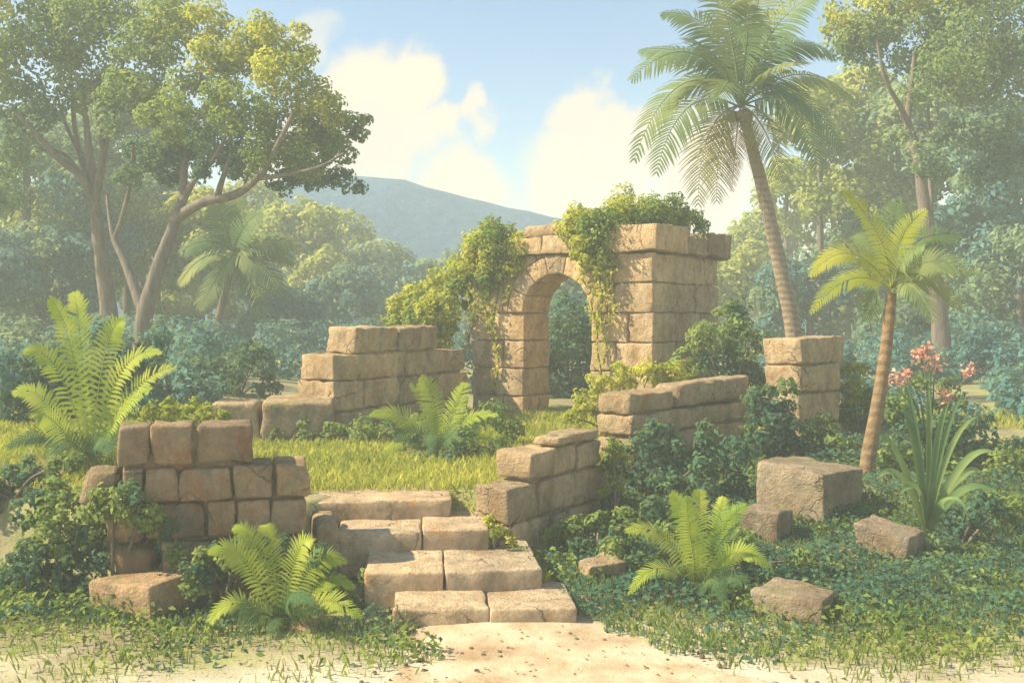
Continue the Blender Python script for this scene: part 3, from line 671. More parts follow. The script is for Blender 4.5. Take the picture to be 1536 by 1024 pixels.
BGT += [(40, 250, 130, 34, 'far', 'tall soft green tree filling the sky behind the far left tree', 'bluefar'),
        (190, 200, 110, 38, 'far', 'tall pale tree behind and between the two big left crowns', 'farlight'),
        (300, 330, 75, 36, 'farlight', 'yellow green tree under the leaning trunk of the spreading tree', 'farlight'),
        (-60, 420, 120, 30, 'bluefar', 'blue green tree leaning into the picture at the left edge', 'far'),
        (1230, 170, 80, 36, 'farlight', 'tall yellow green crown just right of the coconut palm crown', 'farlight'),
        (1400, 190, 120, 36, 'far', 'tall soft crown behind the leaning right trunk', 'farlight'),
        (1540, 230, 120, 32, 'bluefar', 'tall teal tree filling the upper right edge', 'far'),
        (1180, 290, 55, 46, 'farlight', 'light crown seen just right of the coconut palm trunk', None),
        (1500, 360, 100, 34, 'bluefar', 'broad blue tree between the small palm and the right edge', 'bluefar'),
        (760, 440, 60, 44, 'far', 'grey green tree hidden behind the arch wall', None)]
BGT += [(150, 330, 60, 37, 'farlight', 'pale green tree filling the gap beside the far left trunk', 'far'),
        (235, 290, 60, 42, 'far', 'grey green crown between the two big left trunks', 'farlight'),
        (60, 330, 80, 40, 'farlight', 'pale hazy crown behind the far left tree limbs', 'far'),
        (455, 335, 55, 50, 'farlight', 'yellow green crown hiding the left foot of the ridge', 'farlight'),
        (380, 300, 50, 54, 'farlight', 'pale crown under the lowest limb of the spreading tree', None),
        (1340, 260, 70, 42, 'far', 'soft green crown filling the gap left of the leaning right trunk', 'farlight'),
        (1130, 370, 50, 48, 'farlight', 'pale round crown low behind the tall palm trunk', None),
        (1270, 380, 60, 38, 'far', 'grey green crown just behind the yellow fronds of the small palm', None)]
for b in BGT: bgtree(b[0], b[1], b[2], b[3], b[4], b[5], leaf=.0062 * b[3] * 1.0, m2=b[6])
# far-off wood that closes the view under the ridge
bl = []
for i in range(46):
    px = -500 + i * 58; Y = random.uniform(56, 64); bl.append((px, 432 + random.uniform(-14, 12), random.uniform(38, 58), random.uniform(-3, 3)))
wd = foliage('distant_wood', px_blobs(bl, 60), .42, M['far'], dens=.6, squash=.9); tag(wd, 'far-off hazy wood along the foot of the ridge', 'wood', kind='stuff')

bl = []
for i in range(95):
    Y = random.uniform(20, 40); px = random.uniform(-60, 1600); r = random.uniform(.5, 1.1); p = onground(px, Y); bl.append((p.x, p.y, p.z + r * .45, r))
for i in range(26):
    Y = random.uniform(15, 20); px = random.choice([random.uniform(-60, 330), random.uniform(1290, 1600)]); r = random.uniform(.35, .75); p = onground(px, Y); bl.append((p.x, p.y, p.z + r * .45, r))
tag(foliage('undergrowth', bl, .13, M['bluefar'], dens=.62, squash=.85), 'tangled blue green undergrowth beneath the trees behind the ruins', 'undergrowth', kind='stuff')

# ---------------------------------------------------------------- fronds
def frond_mesh(b, P0, P1, P2, plen, n=26, wid=.3, droop=.5, fwd=.6, roll=0.0, prof=None, rach=.008, t0=.1, lean=.75, seg=3, jag=.12):
    P0, P1, P2 = map(Vector, (P0, P1, P2)); tt = random.uniform(.25, .75)
    Nrm = Vector((math.sin(roll) * .8, -lean, 1 - lean * .5)).normalized()
    pts = []
    for i in range(n + 1):
        u = i / n; pts.append(P0 * (1 - u) ** 2 + P1 * 2 * u * (1 - u) + P2 * u * u)
    rb = [rach * (1 - .8 * i / n) for i in range(n + 1)]
    V = []; Fc = []
    for i, p in enumerate(pts):                     # midrib
        T = (pts[min(i + 1, n)] - pts[max(i - 1, 0)]).normalized(); S_ = T.cross(Nrm).normalized(); U_ = S_.cross(T)
        for a in (0, 2.09, 4.19): V.append(p + (S_ * math.cos(a) + U_ * math.sin(a)) * rb[i])
        if i:
            q = 3 * (i - 1)
            for k in range(3): Fc.append((q + k, q + (k + 1) % 3, q + 3 + (k + 1) % 3, q + 3 + k))
    b.add(V, Fc, min(1, tt + .15))
    ln = (P1 - P0).length + (P2 - P1).length; sp = ln / n * .92
    prof = prof or (lambda u: max(.12, math.sin(math.pi * min(1, (u * .86 + .12))) ** .6))
    for i in range(1, n + 1):
        u = i / n
        if u < t0: continue
        p = pts[i]; T = (pts[min(i + 1, n)] - pts[i - 1]).normalized(); S_ = T.cross(Nrm).normalized(); Up = S_.cross(T)
        for sg in (-1, 1):
            if random.random() < .035: continue
            l = plen * prof(u) * random.uniform(1 - jag, 1 + jag)
            ff = fwd * (.6 + .9 * u) + random.uniform(-.1, .1)
            d0 = (S_ * sg + T * ff + Up * .12).normalized()
            wv = T * (sp * wid * 1.6)
            V = []; q = p.copy(); d = d0.copy()
            for k in range(seg + 1):
                s_ = k / seg; w_ = wv * (math.sin(math.pi * (s_ * .8 + .18)) if k < seg else .05)
                V += [q - w_ * .5, q + w_ * .5]
                d = (d + Vector((0, 0, -droop * (1.2 / seg)))).normalized(); q = q + d * (l / seg)
            b.add(V, [(2 * k, 2 * k + 1, 2 * k + 3, 2 * k + 2) for k in range(seg)], min(1, max(0, tt + random.uniform(-.12, .12))))
def frondpart(root, P0, P1, P2, m, **k):
    b = MB(); frond_mesh(b, P0, P1, P2, **k); return link('frond', b.mesh('frond', False), M[m], root, world=True)
def palm(name, label, Y, basepx, trunk, tr, crown, fronds, m, bark, group, plen, **k):
    p = onground(basepx, Y); root = empty(name, p, 0, label, 'palm tree', group)
    b = MB(); P = pw(trunk, Y); nT = len(P); tube(b, P, [(tr[0] + (tr[1] - tr[0]) * j / (nT - 1)) * Y / F for j in range(nT)], n=12, wob=.03)
    link('trunk', b.mesh('trunk'), M[bark], root, world=True)
    for fr in fronds:
        (c1, c2, tip, dz) = fr[:4]; mm = fr[4] if len(fr) > 4 else m; kk = dict(k)
        if len(fr) > 5: kk.update(fr[5])
        frondpart(root, W(crown[0] + random.uniform(-3, 3), crown[1] + random.uniform(-3, 3), Y), W(c1, c2, Y + dz * .6), W(tip[0], tip[1], Y + dz), mm, plen=kk.pop('plen', plen), **kk)
    return root
tp = palm('palm_tree', 'tall leaning coconut palm with full feathery crown behind the pillar', 20, 1190,
     [(1192, belowg(1192, 20)), (1190, 500), (1170, 400), (1148, 300), (1128, 220), (1113, 165)], (13.5, 7.5), (1113, 160),
     [(1045, 20, (948, 118), -.4), (1015, 55, (952, 238), .3), (1020, 110, (985, 258), -.9), (1050, 165, (1047, 305), -.3, 'palmdry'), (1075, 170, (1075, 300), .7, 'palmdry'), (1150, 175, (1172, 268), -.5, 'palmdry'), (1165, 160, (1160, 230), .9),
      (1190, 85, (1262, 225), -.3), (1200, 110, (1225, 250), -1.0), (1160, 20, (1252, 85), .3), (1085, 10, (995, 20), .5), (1055, 60, (962, 75), 1.1), (1095, 0, (1060, -50), -.3), (1125, -10, (1165, -50), .2), (1150, 20, (1222, -5), -.5),
      (1110, 40, (1100, -30), 1.1), (1104, 200, (1098, 285), -.3, 'dry', dict(plen=.3)), (1128, 200, (1135, 262), -.4, 'dry', dict(plen=.3)), (1120, 60, (1125, 10), -1.2), (1085, 80, (1040, 60), -1.4), (1150, 90, (1190, 95), -1.4), (1200, 70, (1280, 150), .9), (1100, 90, (1075, 150), -1.5, 'palm')],
     'palm', 'palmbark', None, .70, n=46, droop=.55, fwd=.55, wid=.5, rach=.025, seg=4, lean=.55, t0=.12)
b = MB()
for i in range(11):
    a = i * 2.4; c0 = W(1112, 172, 20) + Vector((math.cos(a) * .14, math.sin(a) * .14, -.05 * (i % 3))); V, Fc = block(-.07, .07, -.07, .07, -.08, .08, r=.06, jit=.01, rough=.004, step=.05); b.add([(v[0] + c0.x, v[1] + c0.y, v[2] + c0.z) for v in V], Fc, .4)
link('coconuts', b.mesh('coconuts'), M['orangebark'], tp, world=True)
palm('palm_tree', 'small palm with yellow lit fronds and slender orange brown trunk at right', 12.4, 1300,
     [(1300, belowg(1300, 12.4)), (1302, 690), (1316, 610), (1328, 530), (1337, 440)], (12.5, 8), (1338, 435),
     [(1325, 330, (1264, 286), -.15, 'palmyel', dict(plen=.2)), (1275, 335, (1217, 412), -.3, 'palmyel', dict(plen=.24)), (1275, 385, (1217, 468), .05, 'palmyel', dict(plen=.2)),
      (1335, 350, (1388, 316), .2, 'palmyel', dict(plen=.2)), (1350, 340, (1440, 352), .4), (1375, 365, (1465, 408), -.2), (1385, 385, (1440, 462), .3), (1370, 400, (1400, 480), -.5), (1335, 350, (1345, 305), .5), (1320, 400, (1300, 480), .5), (1350, 380, (1385, 370), -.6), (1325, 370, (1290, 350), .6)],
     'palm', 'orangebark', None, .30, n=34, droop=.35, fwd=.7, wid=.55, rach=.014, seg=3, lean=.75, t0=.1)
palm('palm_tree', 'slim hazy background palm between the spreading tree and the stepped wall', 27, 325,
     [(316, belowg(316, 27)), (320, 510), (335, 450), (350, 385)], (8, 5), (352, 380),
     [(310, 345, (272, 378), -.4), (300, 370, (270, 425), .4), (335, 330, (325, 308), .2), (365, 330, (392, 318), -.2), (400, 350, (440, 395), .4), (390, 380, (425, 445), -.4), (375, 400, (395, 480), .3), (330, 400, (300, 462), -.3), (350, 340, (355, 300), .6), (390, 345, (452, 372), 0)],
     'palm', 'bark', None, .62, n=30, droop=.5, fwd=.6, wid=.7, rach=.03, seg=3, lean=.6)
def fern(label, Y, basepx, fronds, m='fern', plen=.16, extra=5, reach=.5, **k):
    p = onground(basepx, Y); root = empty('fern', p, 0, label, 'fern', 'ferns growing round the ruins')
    kk = dict(n=34, droop=.3, fwd=.7, wid=.5, rach=.008, seg=3, lean=.8, t0=.1); kk.update(k); base_ = p + Vector((0, 0, -.02))
    for fr in fronds:
        c1, c2, tip, dz = fr[:4]
        frondpart(root, base_ + Vector((random.uniform(-.03, .03), random.uniform(-.03, .03), 0)), W(c1, c2, Y + dz * .5), W(tip[0], tip[1], Y + dz), fr[4] if len(fr) > 4 else m, plen=plen * (fr[5] if len(fr) > 5 else 1) * random.uniform(.85, 1.1), **dict(kk, lean=random.uniform(.55, .95), droop=kk['droop'] * random.uniform(.6, 2.0), roll=random.uniform(-.5, .5), jag=.2, wid=kk['wid'] * random.uniform(.8, 1.1)))
    for i in range(extra):                           # fronds to the back and front
        a = R(30 + 120 * i / max(1, extra - 1)) if i % 2 else R(210 + 120 * i / max(1, extra - 1)); l = reach * random.uniform(.7, 1)
        frondpart(root, base_, base_ + Vector((math.cos(a) * l * .4, math.sin(a) * l * .4, l * .75)), base_ + Vector((math.cos(a) * l, math.sin(a) * l, l * random.uniform(.1, .5))), 'fernshade', plen=plen, **kk)
    for i in range(2):
        a = random.uniform(3.4, 6.0); l = reach * random.uniform(.6, .85); frondpart(root, base_, base_ + Vector((math.cos(a) * l * .5, math.sin(a) * l * .5, l * .35)), base_ + Vector((math.cos(a) * l, math.sin(a) * l, .03)), 'dry', plen=plen * .8, **kk)
    return root
fern('big pale fern standing behind the left end of the broken wall', 11.2, 135,
     [(90, 500, (36, 528), -.2), (60, 560, (20, 588), .1), (110, 480, (75, 448), .1), (118, 470, (113, 440), .3), (150, 480, (186, 482), -.1), (170, 510, (240, 528), -.3), (190, 560, (262, 550), .1), (180, 600, (225, 585), -.4), (70, 600, (50, 625), -.4)],
     plen=.185, reach=.9, extra=6)
fern('fern on the terrace in front of the arch and stepped wall', 13.0, 652,
     [(610, 600, (556, 622), -.2), (610, 630, (568, 690), -.4), (655, 600, (616, 576), .1), (655, 590, (632, 566), -.1), (690, 600, (697, 575), .3), (700, 610, (745, 622), -.2), (720, 640, (765, 668), .2), (700, 660, (730, 705), -.5)], plen=.17, reach=.7)
fern('foreground fern at lower left with broad bright fronds beside the steps', 8.15, 420,
     [(365, 790, (314, 828), -.1), (350, 860, (308, 945), -.25), (390, 790, (352, 790), .1), (405, 800, (398, 788), .2), (440, 800, (468, 812), -.1), (460, 810, (518, 842), .1), (480, 870, (540, 925), -.2), (430, 860, (470, 905), -.4, 'fernshade'), (385, 890, (360, 955), -.4, 'fernshade'), (480, 840, (530, 880), .3)], plen=.125, reach=.42)
fern('foreground fern at lower right with arching yellow green fronds', 8.95, 1050,
     [(1000, 770, (940, 795), -.1), (985, 810, (945, 890), -.3), (1040, 770, (1008, 740), .1), (1045, 760, (1050, 736), 0), (1075, 780, (1118, 758), .1), (1100, 780, (1160, 858), -.2), (1030, 790, (1030, 745), -.2), (1070, 840, (1085, 900), -.45, 'fernshade'), (1080, 770, (1085, 745), .3)], plen=.135, reach=.45)
# strap-leaved plant
p = onground(1390, 10.6); sp_root = empty('strap_leaved_plant', p, 0, 'dark rosette of long strap leaves right of the small palm trunk', 'plant')
for (c1, c2, tip, dz, w_) in [(1340, 640, (1318, 655), -.1, .05), (1370, 610, (1350, 615), .1, .06), (1400, 640, (1425, 598), 0, .04), (1420, 640, (1465, 625), .1, .035), (1440, 660, (1492, 678), -.1, .05), (1440, 700, (1500, 742), -.2, .05), (1350, 680, (1318, 715), -.3, .06), (1395, 620, (1392, 585), .2, .04), (1440, 690, (1470, 705), .3, .05), (1380, 700, (1350, 740), -.5, .06), (1420, 720, (1450, 765), -.5, .06), (1410, 640, (1445, 590), .3, .035), (1375, 640, (1360, 580), .3, .05)]:
    b = MB(); A_, B_, C_ = p.copy(), W(c1, c2, 10.6 + dz * .5), W(tip[0], tip[1], 10.6 + dz); V = []; n = 14
    for i in range(n + 1):
        u = i / n; q = A_ * (1 - u) ** 2 + B_ * 2 * u * (1 - u) + C_ * u * u; T = ((B_ - A_) * (1 - u) + (C_ - B_) * u).normalized()
        S_ = T.cross(Vector((.1, -.7, .6))).normalized(); N_ = S_.cross(T); ww = w_ * math.sin(math.pi * (.12 + .86 * u)) ** .7 * .8
        V += [q - S_ * ww + N_ * ww * .35, q, q + S_ * ww + N_ * ww * .35]
    b.add(V, [f for i in range(n) for f in ((3 * i, 3 * i + 1, 3 * i + 4, 3 * i + 3), (3 * i + 1, 3 * i + 2, 3 * i + 5, 3 * i + 4))], random.uniform(.2, .9))
    link('leaf', b.mesh('leaf'), M['spike'], sp_root, world=True)

# ---------------------------------------------------------------- shrubs and vines
def shrub(name, label, Y, basepx, blobs, m, leaf=.06, cat='shrub', group=None, dens=1.0, spread=.25, m2=None, **k):
    p = onground(basepx, Y); root = empty(name, p, 0, label, cat, group)
    b = MB(); cen = px_blobs(blobs, Y, spread)
    for (x, y, z, r) in cen[:6]:
        q = Vector((x, y, max(z, g1(x, y) + .02))); tube(b, [p + Vector((0, 0, -.03)), (p + q) / 2 + Vector((random.uniform(-.05, .05), 0, .04)), q], [.02, .014, .006], n=5)
    link('stem', b.mesh('stem'), M['bark'], root, world=True)
    h = len(cen) // 2 if m2 else len(cen)
    foliage('foliage', cen[:h], leaf, M[m], root, dens=dens, **k)
    if m2: foliage('foliage', cen[h:], leaf, M[m2], root, dens=dens, **k)
    return root
SH = 'shrubs around the ruins'
shrub('bush', 'dark green bush leaning on the right side of the arch buttress', 15.6, 1090, [(1090, 480, 34), (1060, 510, 32), (1120, 510, 36), (1030, 545, 28), (1085, 545, 38), (1130, 560, 34), (1105, 465, 22), (1150, 590, 36), (1090, 590, 34)], 'mid', .085, group=SH, m2='teal')
shrub('bush', 'yellow green growth spilling between right pier and two course wall', 14.2, 930, [(900, 580, 24), (935, 565, 27), (975, 560, 26), (1010, 558, 24), (880, 610, 22), (860, 625, 16), (1040, 572, 14), (905, 620, 20), (870, 595, 14)], 'yellow', .06, group=SH)
shrub('bush', 'bright yellow bush left of the arch behind the stepped wall', 18.2, 640, [(603, 465, 32), (635, 445, 34), (675, 415, 34), (650, 475, 30), (685, 440, 28), (628, 490, 26), (590, 480, 20), (670, 480, 26), (655, 505, 24)], 'yellow', .10, group=SH, m2='green')
shrub('bush', 'round teal bush left of the stepped wall', 19, 360, [(350, 550, 34), (385, 545, 34), (310, 560, 36), (400, 575, 25), (280, 570, 34), (345, 585, 30), (375, 530, 24)], 'teal', .10, group=SH)
shrub('bush', 'dark teal bush behind the big pale fern', 14.5, 80, [(70, 560, 50), (120, 600, 50), (30, 610, 50), (170, 560, 44), (210, 540, 40), (0, 560, 50), (230, 590, 34), (60, 640, 50), (160, 500, 36), (230, 500, 36)], 'teal', .085, group=SH, m2='bluefar')
shrub('bush', 'small sunlit yellow green bush just above the top course of the broken wall', 12.2, 260, [(225, 620, 20), (255, 612, 18), (285, 608, 16), (310, 618, 16), (335, 625, 14), (210, 640, 20), (270, 635, 16)], 'yellow', .055, group=SH)
shrub('bush', 'large leafy bush in front of the left end of the broken wall', 8.75, 170, [(170, 750, 38), (125, 770, 44), (210, 775, 36), (95, 740, 34), (235, 790, 18), (140, 805, 30), (70, 800, 42), (90, 840, 32), (180, 800, 22), (195, 740, 24), (255, 790, 18), (50, 760, 34), (40, 840, 36), (110, 850, 34), (150, 840, 26), (130, 810, 34), (60, 870, 30), (20, 860, 34)], 'mid', .06, group=SH, m2='teal')
shrub('bush', 'low dark foliage below the foreground end of the broken wall', 8.5, 350, [(290, 850, 22), (330, 855, 24), (370, 850, 26), (480, 840, 24), (500, 880, 26), (540, 900, 22), (290, 880, 24), (550, 870, 18)], 'teal', .05, group=SH, m2='mid')
shrub('bush', 'green undergrowth along the foot of the stepped wall behind the terrace fern', 13.9, 560, [(420, 655, 18), (460, 650, 22), (500, 650, 24), (545, 645, 26), (590, 640, 28), (640, 640, 32), (700, 630, 30), (740, 620, 26), (765, 640, 24), (480, 670, 16), (600, 670, 24), (680, 665, 28)], 'mid', .06, group=SH, dens=.8)
shrub('bush', 'dark undergrowth around the base of the terrace fern', 12.7, 660, [(600, 690, 18), (640, 695, 22), (680, 690, 22), (720, 690, 20), (750, 670, 22), (620, 665, 20), (700, 660, 24)], 'teal', .055, group=SH, m2='mid')
shrub('bush', 'mass of dark ivy-like shrubs covering the front of the two course wall', 11.6, 1000, [(930, 690, 26), (970, 665, 26), (1010, 680, 32), (1060, 690, 34), (1100, 680, 34), (950, 730, 30), (1000, 730, 34), (1050, 735, 32), (1100, 730, 30), (920, 745, 18), (990, 640, 20), (1060, 650, 20)], 'teal', .07, group=SH, m2='teal')
shrub('bush', 'bright green climbing bush at the right end of the stair-side wall', 10.9, 920, [(918, 670, 17), (912, 700, 18), (925, 725, 16), (935, 685, 14), (905, 735, 12)], 'green', .05, group=SH, m2='yellow')
shrub('bush', 'dark bushes between the two course wall and the square pillar', 13.2, 1160, [(1140, 600, 30), (1170, 620, 34), (1150, 650, 36), (1190, 650, 32), (1215, 670, 32), (1120, 660, 30), (1180, 580, 18), (1235, 640, 26), (1160, 690, 28), (1260, 670, 24)], 'teal', .075, group=SH, m2='mid')
shrub('bush', 'yellow green bush right of the square pillar', 15.2, 1290, [(1280, 560, 22), (1275, 590, 24), (1300, 600, 26), (1290, 630, 26), (1265, 620, 20)], 'yellow', .075, group=SH, m2='green')
shrub('bush', 'dark bushes behind the strap leaved plant', 12.6, 1410, [(1360, 640, 32), (1410, 650, 38), (1460, 660, 40), (1350, 690, 34), (1500, 700, 40), (1430, 710, 36), (1340, 610, 24)], 'teal', .075, group=SH, m2='mid')
shrub('bush', 'teal low bush at the right edge beside the far right fallen stone', 10.2, 1440, [(1440, 790, 30), (1480, 770, 34), (1420, 820, 24), (1510, 760, 36), (1390, 830, 18), (1460, 830, 22)], 'teal', .06, group=SH, m2='mid')
shrub('bush', 'low green plants around the foot of the lower right fern', 9.3, 1040, [(960, 850, 18), (1000, 870, 22), (1060, 860, 24), (1110, 860, 26), (1150, 850, 26), (1200, 840, 24), (920, 820, 20), (1000, 800, 24), (1250, 850, 24), (1120, 810, 22)], 'teal', .055, group=SH, m2='mid')
shrub('bush', 'dark growth filling the slope right of the steps below the stair-side wall', 9.9, 900, [(830, 800, 20), (860, 790, 22), (900, 785, 24), (940, 780, 26), (980, 770, 26), (870, 820, 20), (930, 810, 24), (1020, 780, 26), (1070, 790, 24)], 'mid', .06, group=SH, m2='teal')
shrub('bush', 'yellow green tuft between the steps and the stair-side wall', 9.55, 745, [(735, 780, 12), (752, 795, 14), (765, 815, 14), (780, 830, 15), (742, 800, 10), (800, 845, 14)], 'yellow', .04, group=SH, m2='green')
shrub('bush', 'tall dark teal bush standing right behind the arch opening', 20.5, 850, [(850, 480, 40), (820, 520, 40), (880, 520, 44), (840, 570, 46), (890, 580, 42), (800, 590, 40), (860, 610, 40), (900, 460, 26), (920, 560, 40)], 'teal', .11, group=SH, m2='bluefar')
shrub('bush', 'leafy plants hiding the foot of the broken wall right of the foreground block', 8.5, 330, [(270, 830, 22), (345, 835, 24), (400, 830, 24), (450, 830, 24), (480, 845, 20), (300, 835, 18), (330, 825, 17), (360, 820, 16), (395, 815, 15), (425, 815, 16), (455, 815, 15), (480, 830, 18), (310, 860, 18)], 'mid', .045, group=SH, m2='teal')
shrub('bush', 'leafy bush at the left edge below the big pale fern', 9.9, 20, [(10, 720, 30), (45, 710, 26), (-20, 750, 34), (30, 760, 30), (85, 700, 24), (70, 740, 26), (110, 690, 18)], 'teal', .06, group=SH, m2='mid')
shrub('bush', 'leafy plants filling the foot of the broken wall just behind the lone brown block', 8.78, 215, [(165, 815, 22), (195, 812, 22), (225, 812, 22), (252, 815, 22), (278, 818, 20), (150, 840, 22), (240, 835, 16)], 'mid', .05, group=SH, m2='teal')
# flowering plant
fl = onground(1390, 13.4); fr_ = empty('flowering_plant', fl, 0, 'loose plant with coral red blossoms in front of the right trees', 'plant')
b = MB(); heads = [(1380, 532, 11), (1398, 545, 15), (1345, 570, 12), (1415, 590, 10), (1455, 556, 9), (1360, 560, 7), (1425, 600, 6), (1390, 525, 7)]
for (x, y, r) in heads: q = W(x, y, 13.4 + random.uniform(-.2, .2)); tube(b, [fl, (fl + q) / 2 + Vector((.05, 0, .15)), q], [.018, .012, .006], n=5)
link('stem', b.mesh('stem'), M['spike'], fr_, world=True)
for (x, y, r) in heads:
    q = W(x, y, 13.4); P = np.array(q) + rng.normal(size=(26 + r * 2, 3)) * r / F * 13.4 * .55; d = rnd_dirs(len(P)) + np.array([0, -.6, .5])
    V, Q = leaf_quads(P, d, rng.uniform(.035, .07, len(P)), .9); link('blossom', npmesh('blossom', V, Q, rng.uniform(0, 1, len(P))), M['petal'], fr_, world=True)
foliage('foliage', px_blobs([(1380, 570, 20), (1420, 580, 22), (1350, 600, 22), (1400, 620, 26), (1440, 600, 18)], 13.5, .2), .07, M['mid'], fr_, dens=.5)
# vines on the gateway
def vine(label, blobs, strands, m, leaf=.07, base=None, m2=None):
    """blobs and strands are given in the gateway's own frame: along the face, depth, height above its base"""
    root = empty('vine', gate.location, 0, label, 'vine', 'vines growing over the gateway')
    Mx = Matrix.Translation(gate.location) @ gate.rotation_euler.to_matrix().to_4x4() if True else None
    g4 = Matrix.Translation(gate.location) @ Matrix.Rotation(-TH, 4, 'Z')
    cb = [(*(g4 @ Vector(q[:3])), q[3] * 1.22) for q in blobs]
    root.location = Vector(cb[0][:3])
    foliage('foliage', cb[::2] if m2 else cb, leaf, M[m], root, sub=.42, dens=1.1)
    if m2: foliage('foliage', cb[1::2], leaf, M[m2], root, sub=.42, dens=1.1)
    for (x, y, z0, z1, w_) in strands:
        b = MB(); P = [g4 @ Vector((x + .05 * math.sin(i * 1.7 + x * 9), y - .02, z0 + (z1 - z0) * i / 6)) for i in range(7)]; tube(b, P, [.012] * 7, n=4)
        so_ = link('strand', b.mesh('strand'), M['bark'], root, world=True)
        n = int(abs(z0 - z1) * 190 * w_ / .12); u = rng.uniform(0, 1, n) ** .8
        L3 = np.stack([x + .05 * np.sin(u * 6 * 1.7 + x * 9) + rng.normal(0, 1, n) * w_ * (1.1 - .7 * u), y - .03 - np.abs(rng.normal(0, .04, n)), z0 + (z1 - z0) * u], 1)
        m4 = np.array(g4); Pw = L3 @ m4[:3, :3].T + m4[:3, 3]
        nr = np.array([0, -1, .5]) @ m4[:3, :3].T + rng.normal(size=(n, 3)) * .5
        V, Q = leaf_quads(Pw, nr, leaf * .9 * rng.uniform(.6, 1.2, n), .6, tang=np.tile([0, 0, -1.], (n, 1)))
        link('foliage', npmesh('foliage', V, Q, rng.uniform(.2, 1, n)), M[m], root, world=True)
    return root
Z0 = zc                                              # cornice height above the gate's base
vine('yellow green vine heaped on the left shoulder of the arch, trailing down its pier',
     [(-3.25, .3, Z0 + .0, .36), (-2.9, .2, Z0 + .22, .36), (-2.55, .15, Z0 + .15, .32), (-3.1, .05, Z0 - .25, .30), (-2.7, .0, Z0 - .2, .28), (-2.35, .1, Z0 + .05, .22), (-3.45, .3, Z0 - .35, .3), (-2.9, .5, Z0 + .3, .28), (-2.45, -.02, Z0 - .15, .16), (-3.35, .4, Z0 - .7, .26), (-3.0, -.1, Z0 + .05, .30), (-2.7, -.1, Z0 + .2, .26), (-3.2, .1, Z0 + .3, .26), (-2.95, -.08, Z0 - .45, .22), (-3.4, .0, Z0 - .1, .26)],
     [(-2.95, -.02, Z0 - .2, 1.5, .08), (-2.78, -.02, Z0 - .2, .55, .06), (-3.15, -.02, Z0 - .3, 1.7, .10), (-2.55, -.04, Z0 - .2, 1.95, .05), (-3.28, -.02, Z0 - .4, 1.2, .06)], 'yellow', m2='green')
vine('lush vine crowning the gateway cornice and hanging down the right pier',
     [(-1.35, .3, Z0 + .48, .30), (-1.0, .2, Z0 + .5, .32), (-.7, .5, Z0 + .62, .34), (-.3, .8, Z0 + .6, .30), (-1.15, -.02, Z0 + .2, .26), (-.9, -.05, Z0 + .1, .26), (-1.5, .2, Z0 + .5, .22), (-.2, 1.3, Z0 + .55, .28), (-.5, 1.1, Z0 + .68, .3), (-.05, 1.7, Z0 + .5, .22), (-.95, -.06, Z0 - .15, .2), (-.4, .3, Z0 + .55, .22), (-1.7, .3, Z0 + .45, .14), (-.1, .6, Z0 + .52, .16), (-1.25, -.05, Z0 + .45, .26), (-.85, -.08, Z0 + .42, .28), (-1.0, -.1, Z0 - .02, .24), (-.75, -.06, Z0 - .12, .18), (-.6, .2, Z0 + .7, .22), (-.15, 1.0, Z0 + .72, .2)],
     [(-.95, -.06, Z0 + .1, 1.5, .08), (-.8, -.06, Z0, 1.0, .06), (-.66, -.05, Z0, 1.6, .06), (-1.1, -.06, Z0 + .1, 2.2, .07), (-.86, -.06, Z0, .45, .035)], 'yellow', m2='green')
vn = vine('vine tumbling over the far end of the stepped wall beside the arch', [(-4.1, -.3, 1.75, .3), (-3.85, -.35, 1.5, .3), (-4.2, -.5, 1.4, .24), (-3.7, -.35, 1.9, .3), (-3.9, -.5, 1.1, .2)], [(-4.05, -.75, 1.4, .2, .1), (-3.8, -.45, 1.5, .3, .1)], 'green', m2='yellow')

# earth and weeds caught in the joints: small tufts growing on top of the walls and steps
def tuft(P, n, h, name, label, m='grass'):
    P = Vector(P); a = rng.uniform(0, 2 * np.pi, n); r = rng.uniform(0, .05, n); x = P.x + np.cos(a) * r; y = P.y + np.sin(a) * r; hh = rng.uniform(.5, 1, n) * h; w_ = .005
    b_ = rng.uniform(0, 2 * np.pi, n); dx, dy = np.cos(b_) * hh * .6, np.sin(b_) * hh * .6; z = np.full(n, P.z)
    V = np.stack([np.stack([x - w_, y, z], 1), np.stack([x + w_, y, z], 1), np.stack([x + dx * .4 + w_, y + dy * .4, z + hh * .7], 1), np.stack([x + dx, y + dy, z + hh * .9], 1)], 1).reshape(-1, 3)
    o = link(name, npmesh(name, V, np.arange(4 * n).reshape(n, 4), rng.uniform(0, 1, n)), M[m]); return tag(o, label, 'weed', 'weeds in the joints of the steps')
for (px, Y, zz, lb) in [(640, 8.98, .155, 'grass tuft in the corner behind the lowest step, towards its left end'), (815, 8.95, .155, 'grass tuft behind the lowest step near its right end'), (590, 9.5, .315, 'grass tuft where the second and third steps meet at the left'),
                        (735, 9.5, .315, 'grass tuft right of the third step on the second step'), (652, 10.1, .485, 'grass tuft at the right end of the top step')]:
    tuft(W(px, 470, Y).xy.to_3d() + Vector((0, 0, zz)), 60, .11, 'grass_tuft', lb)

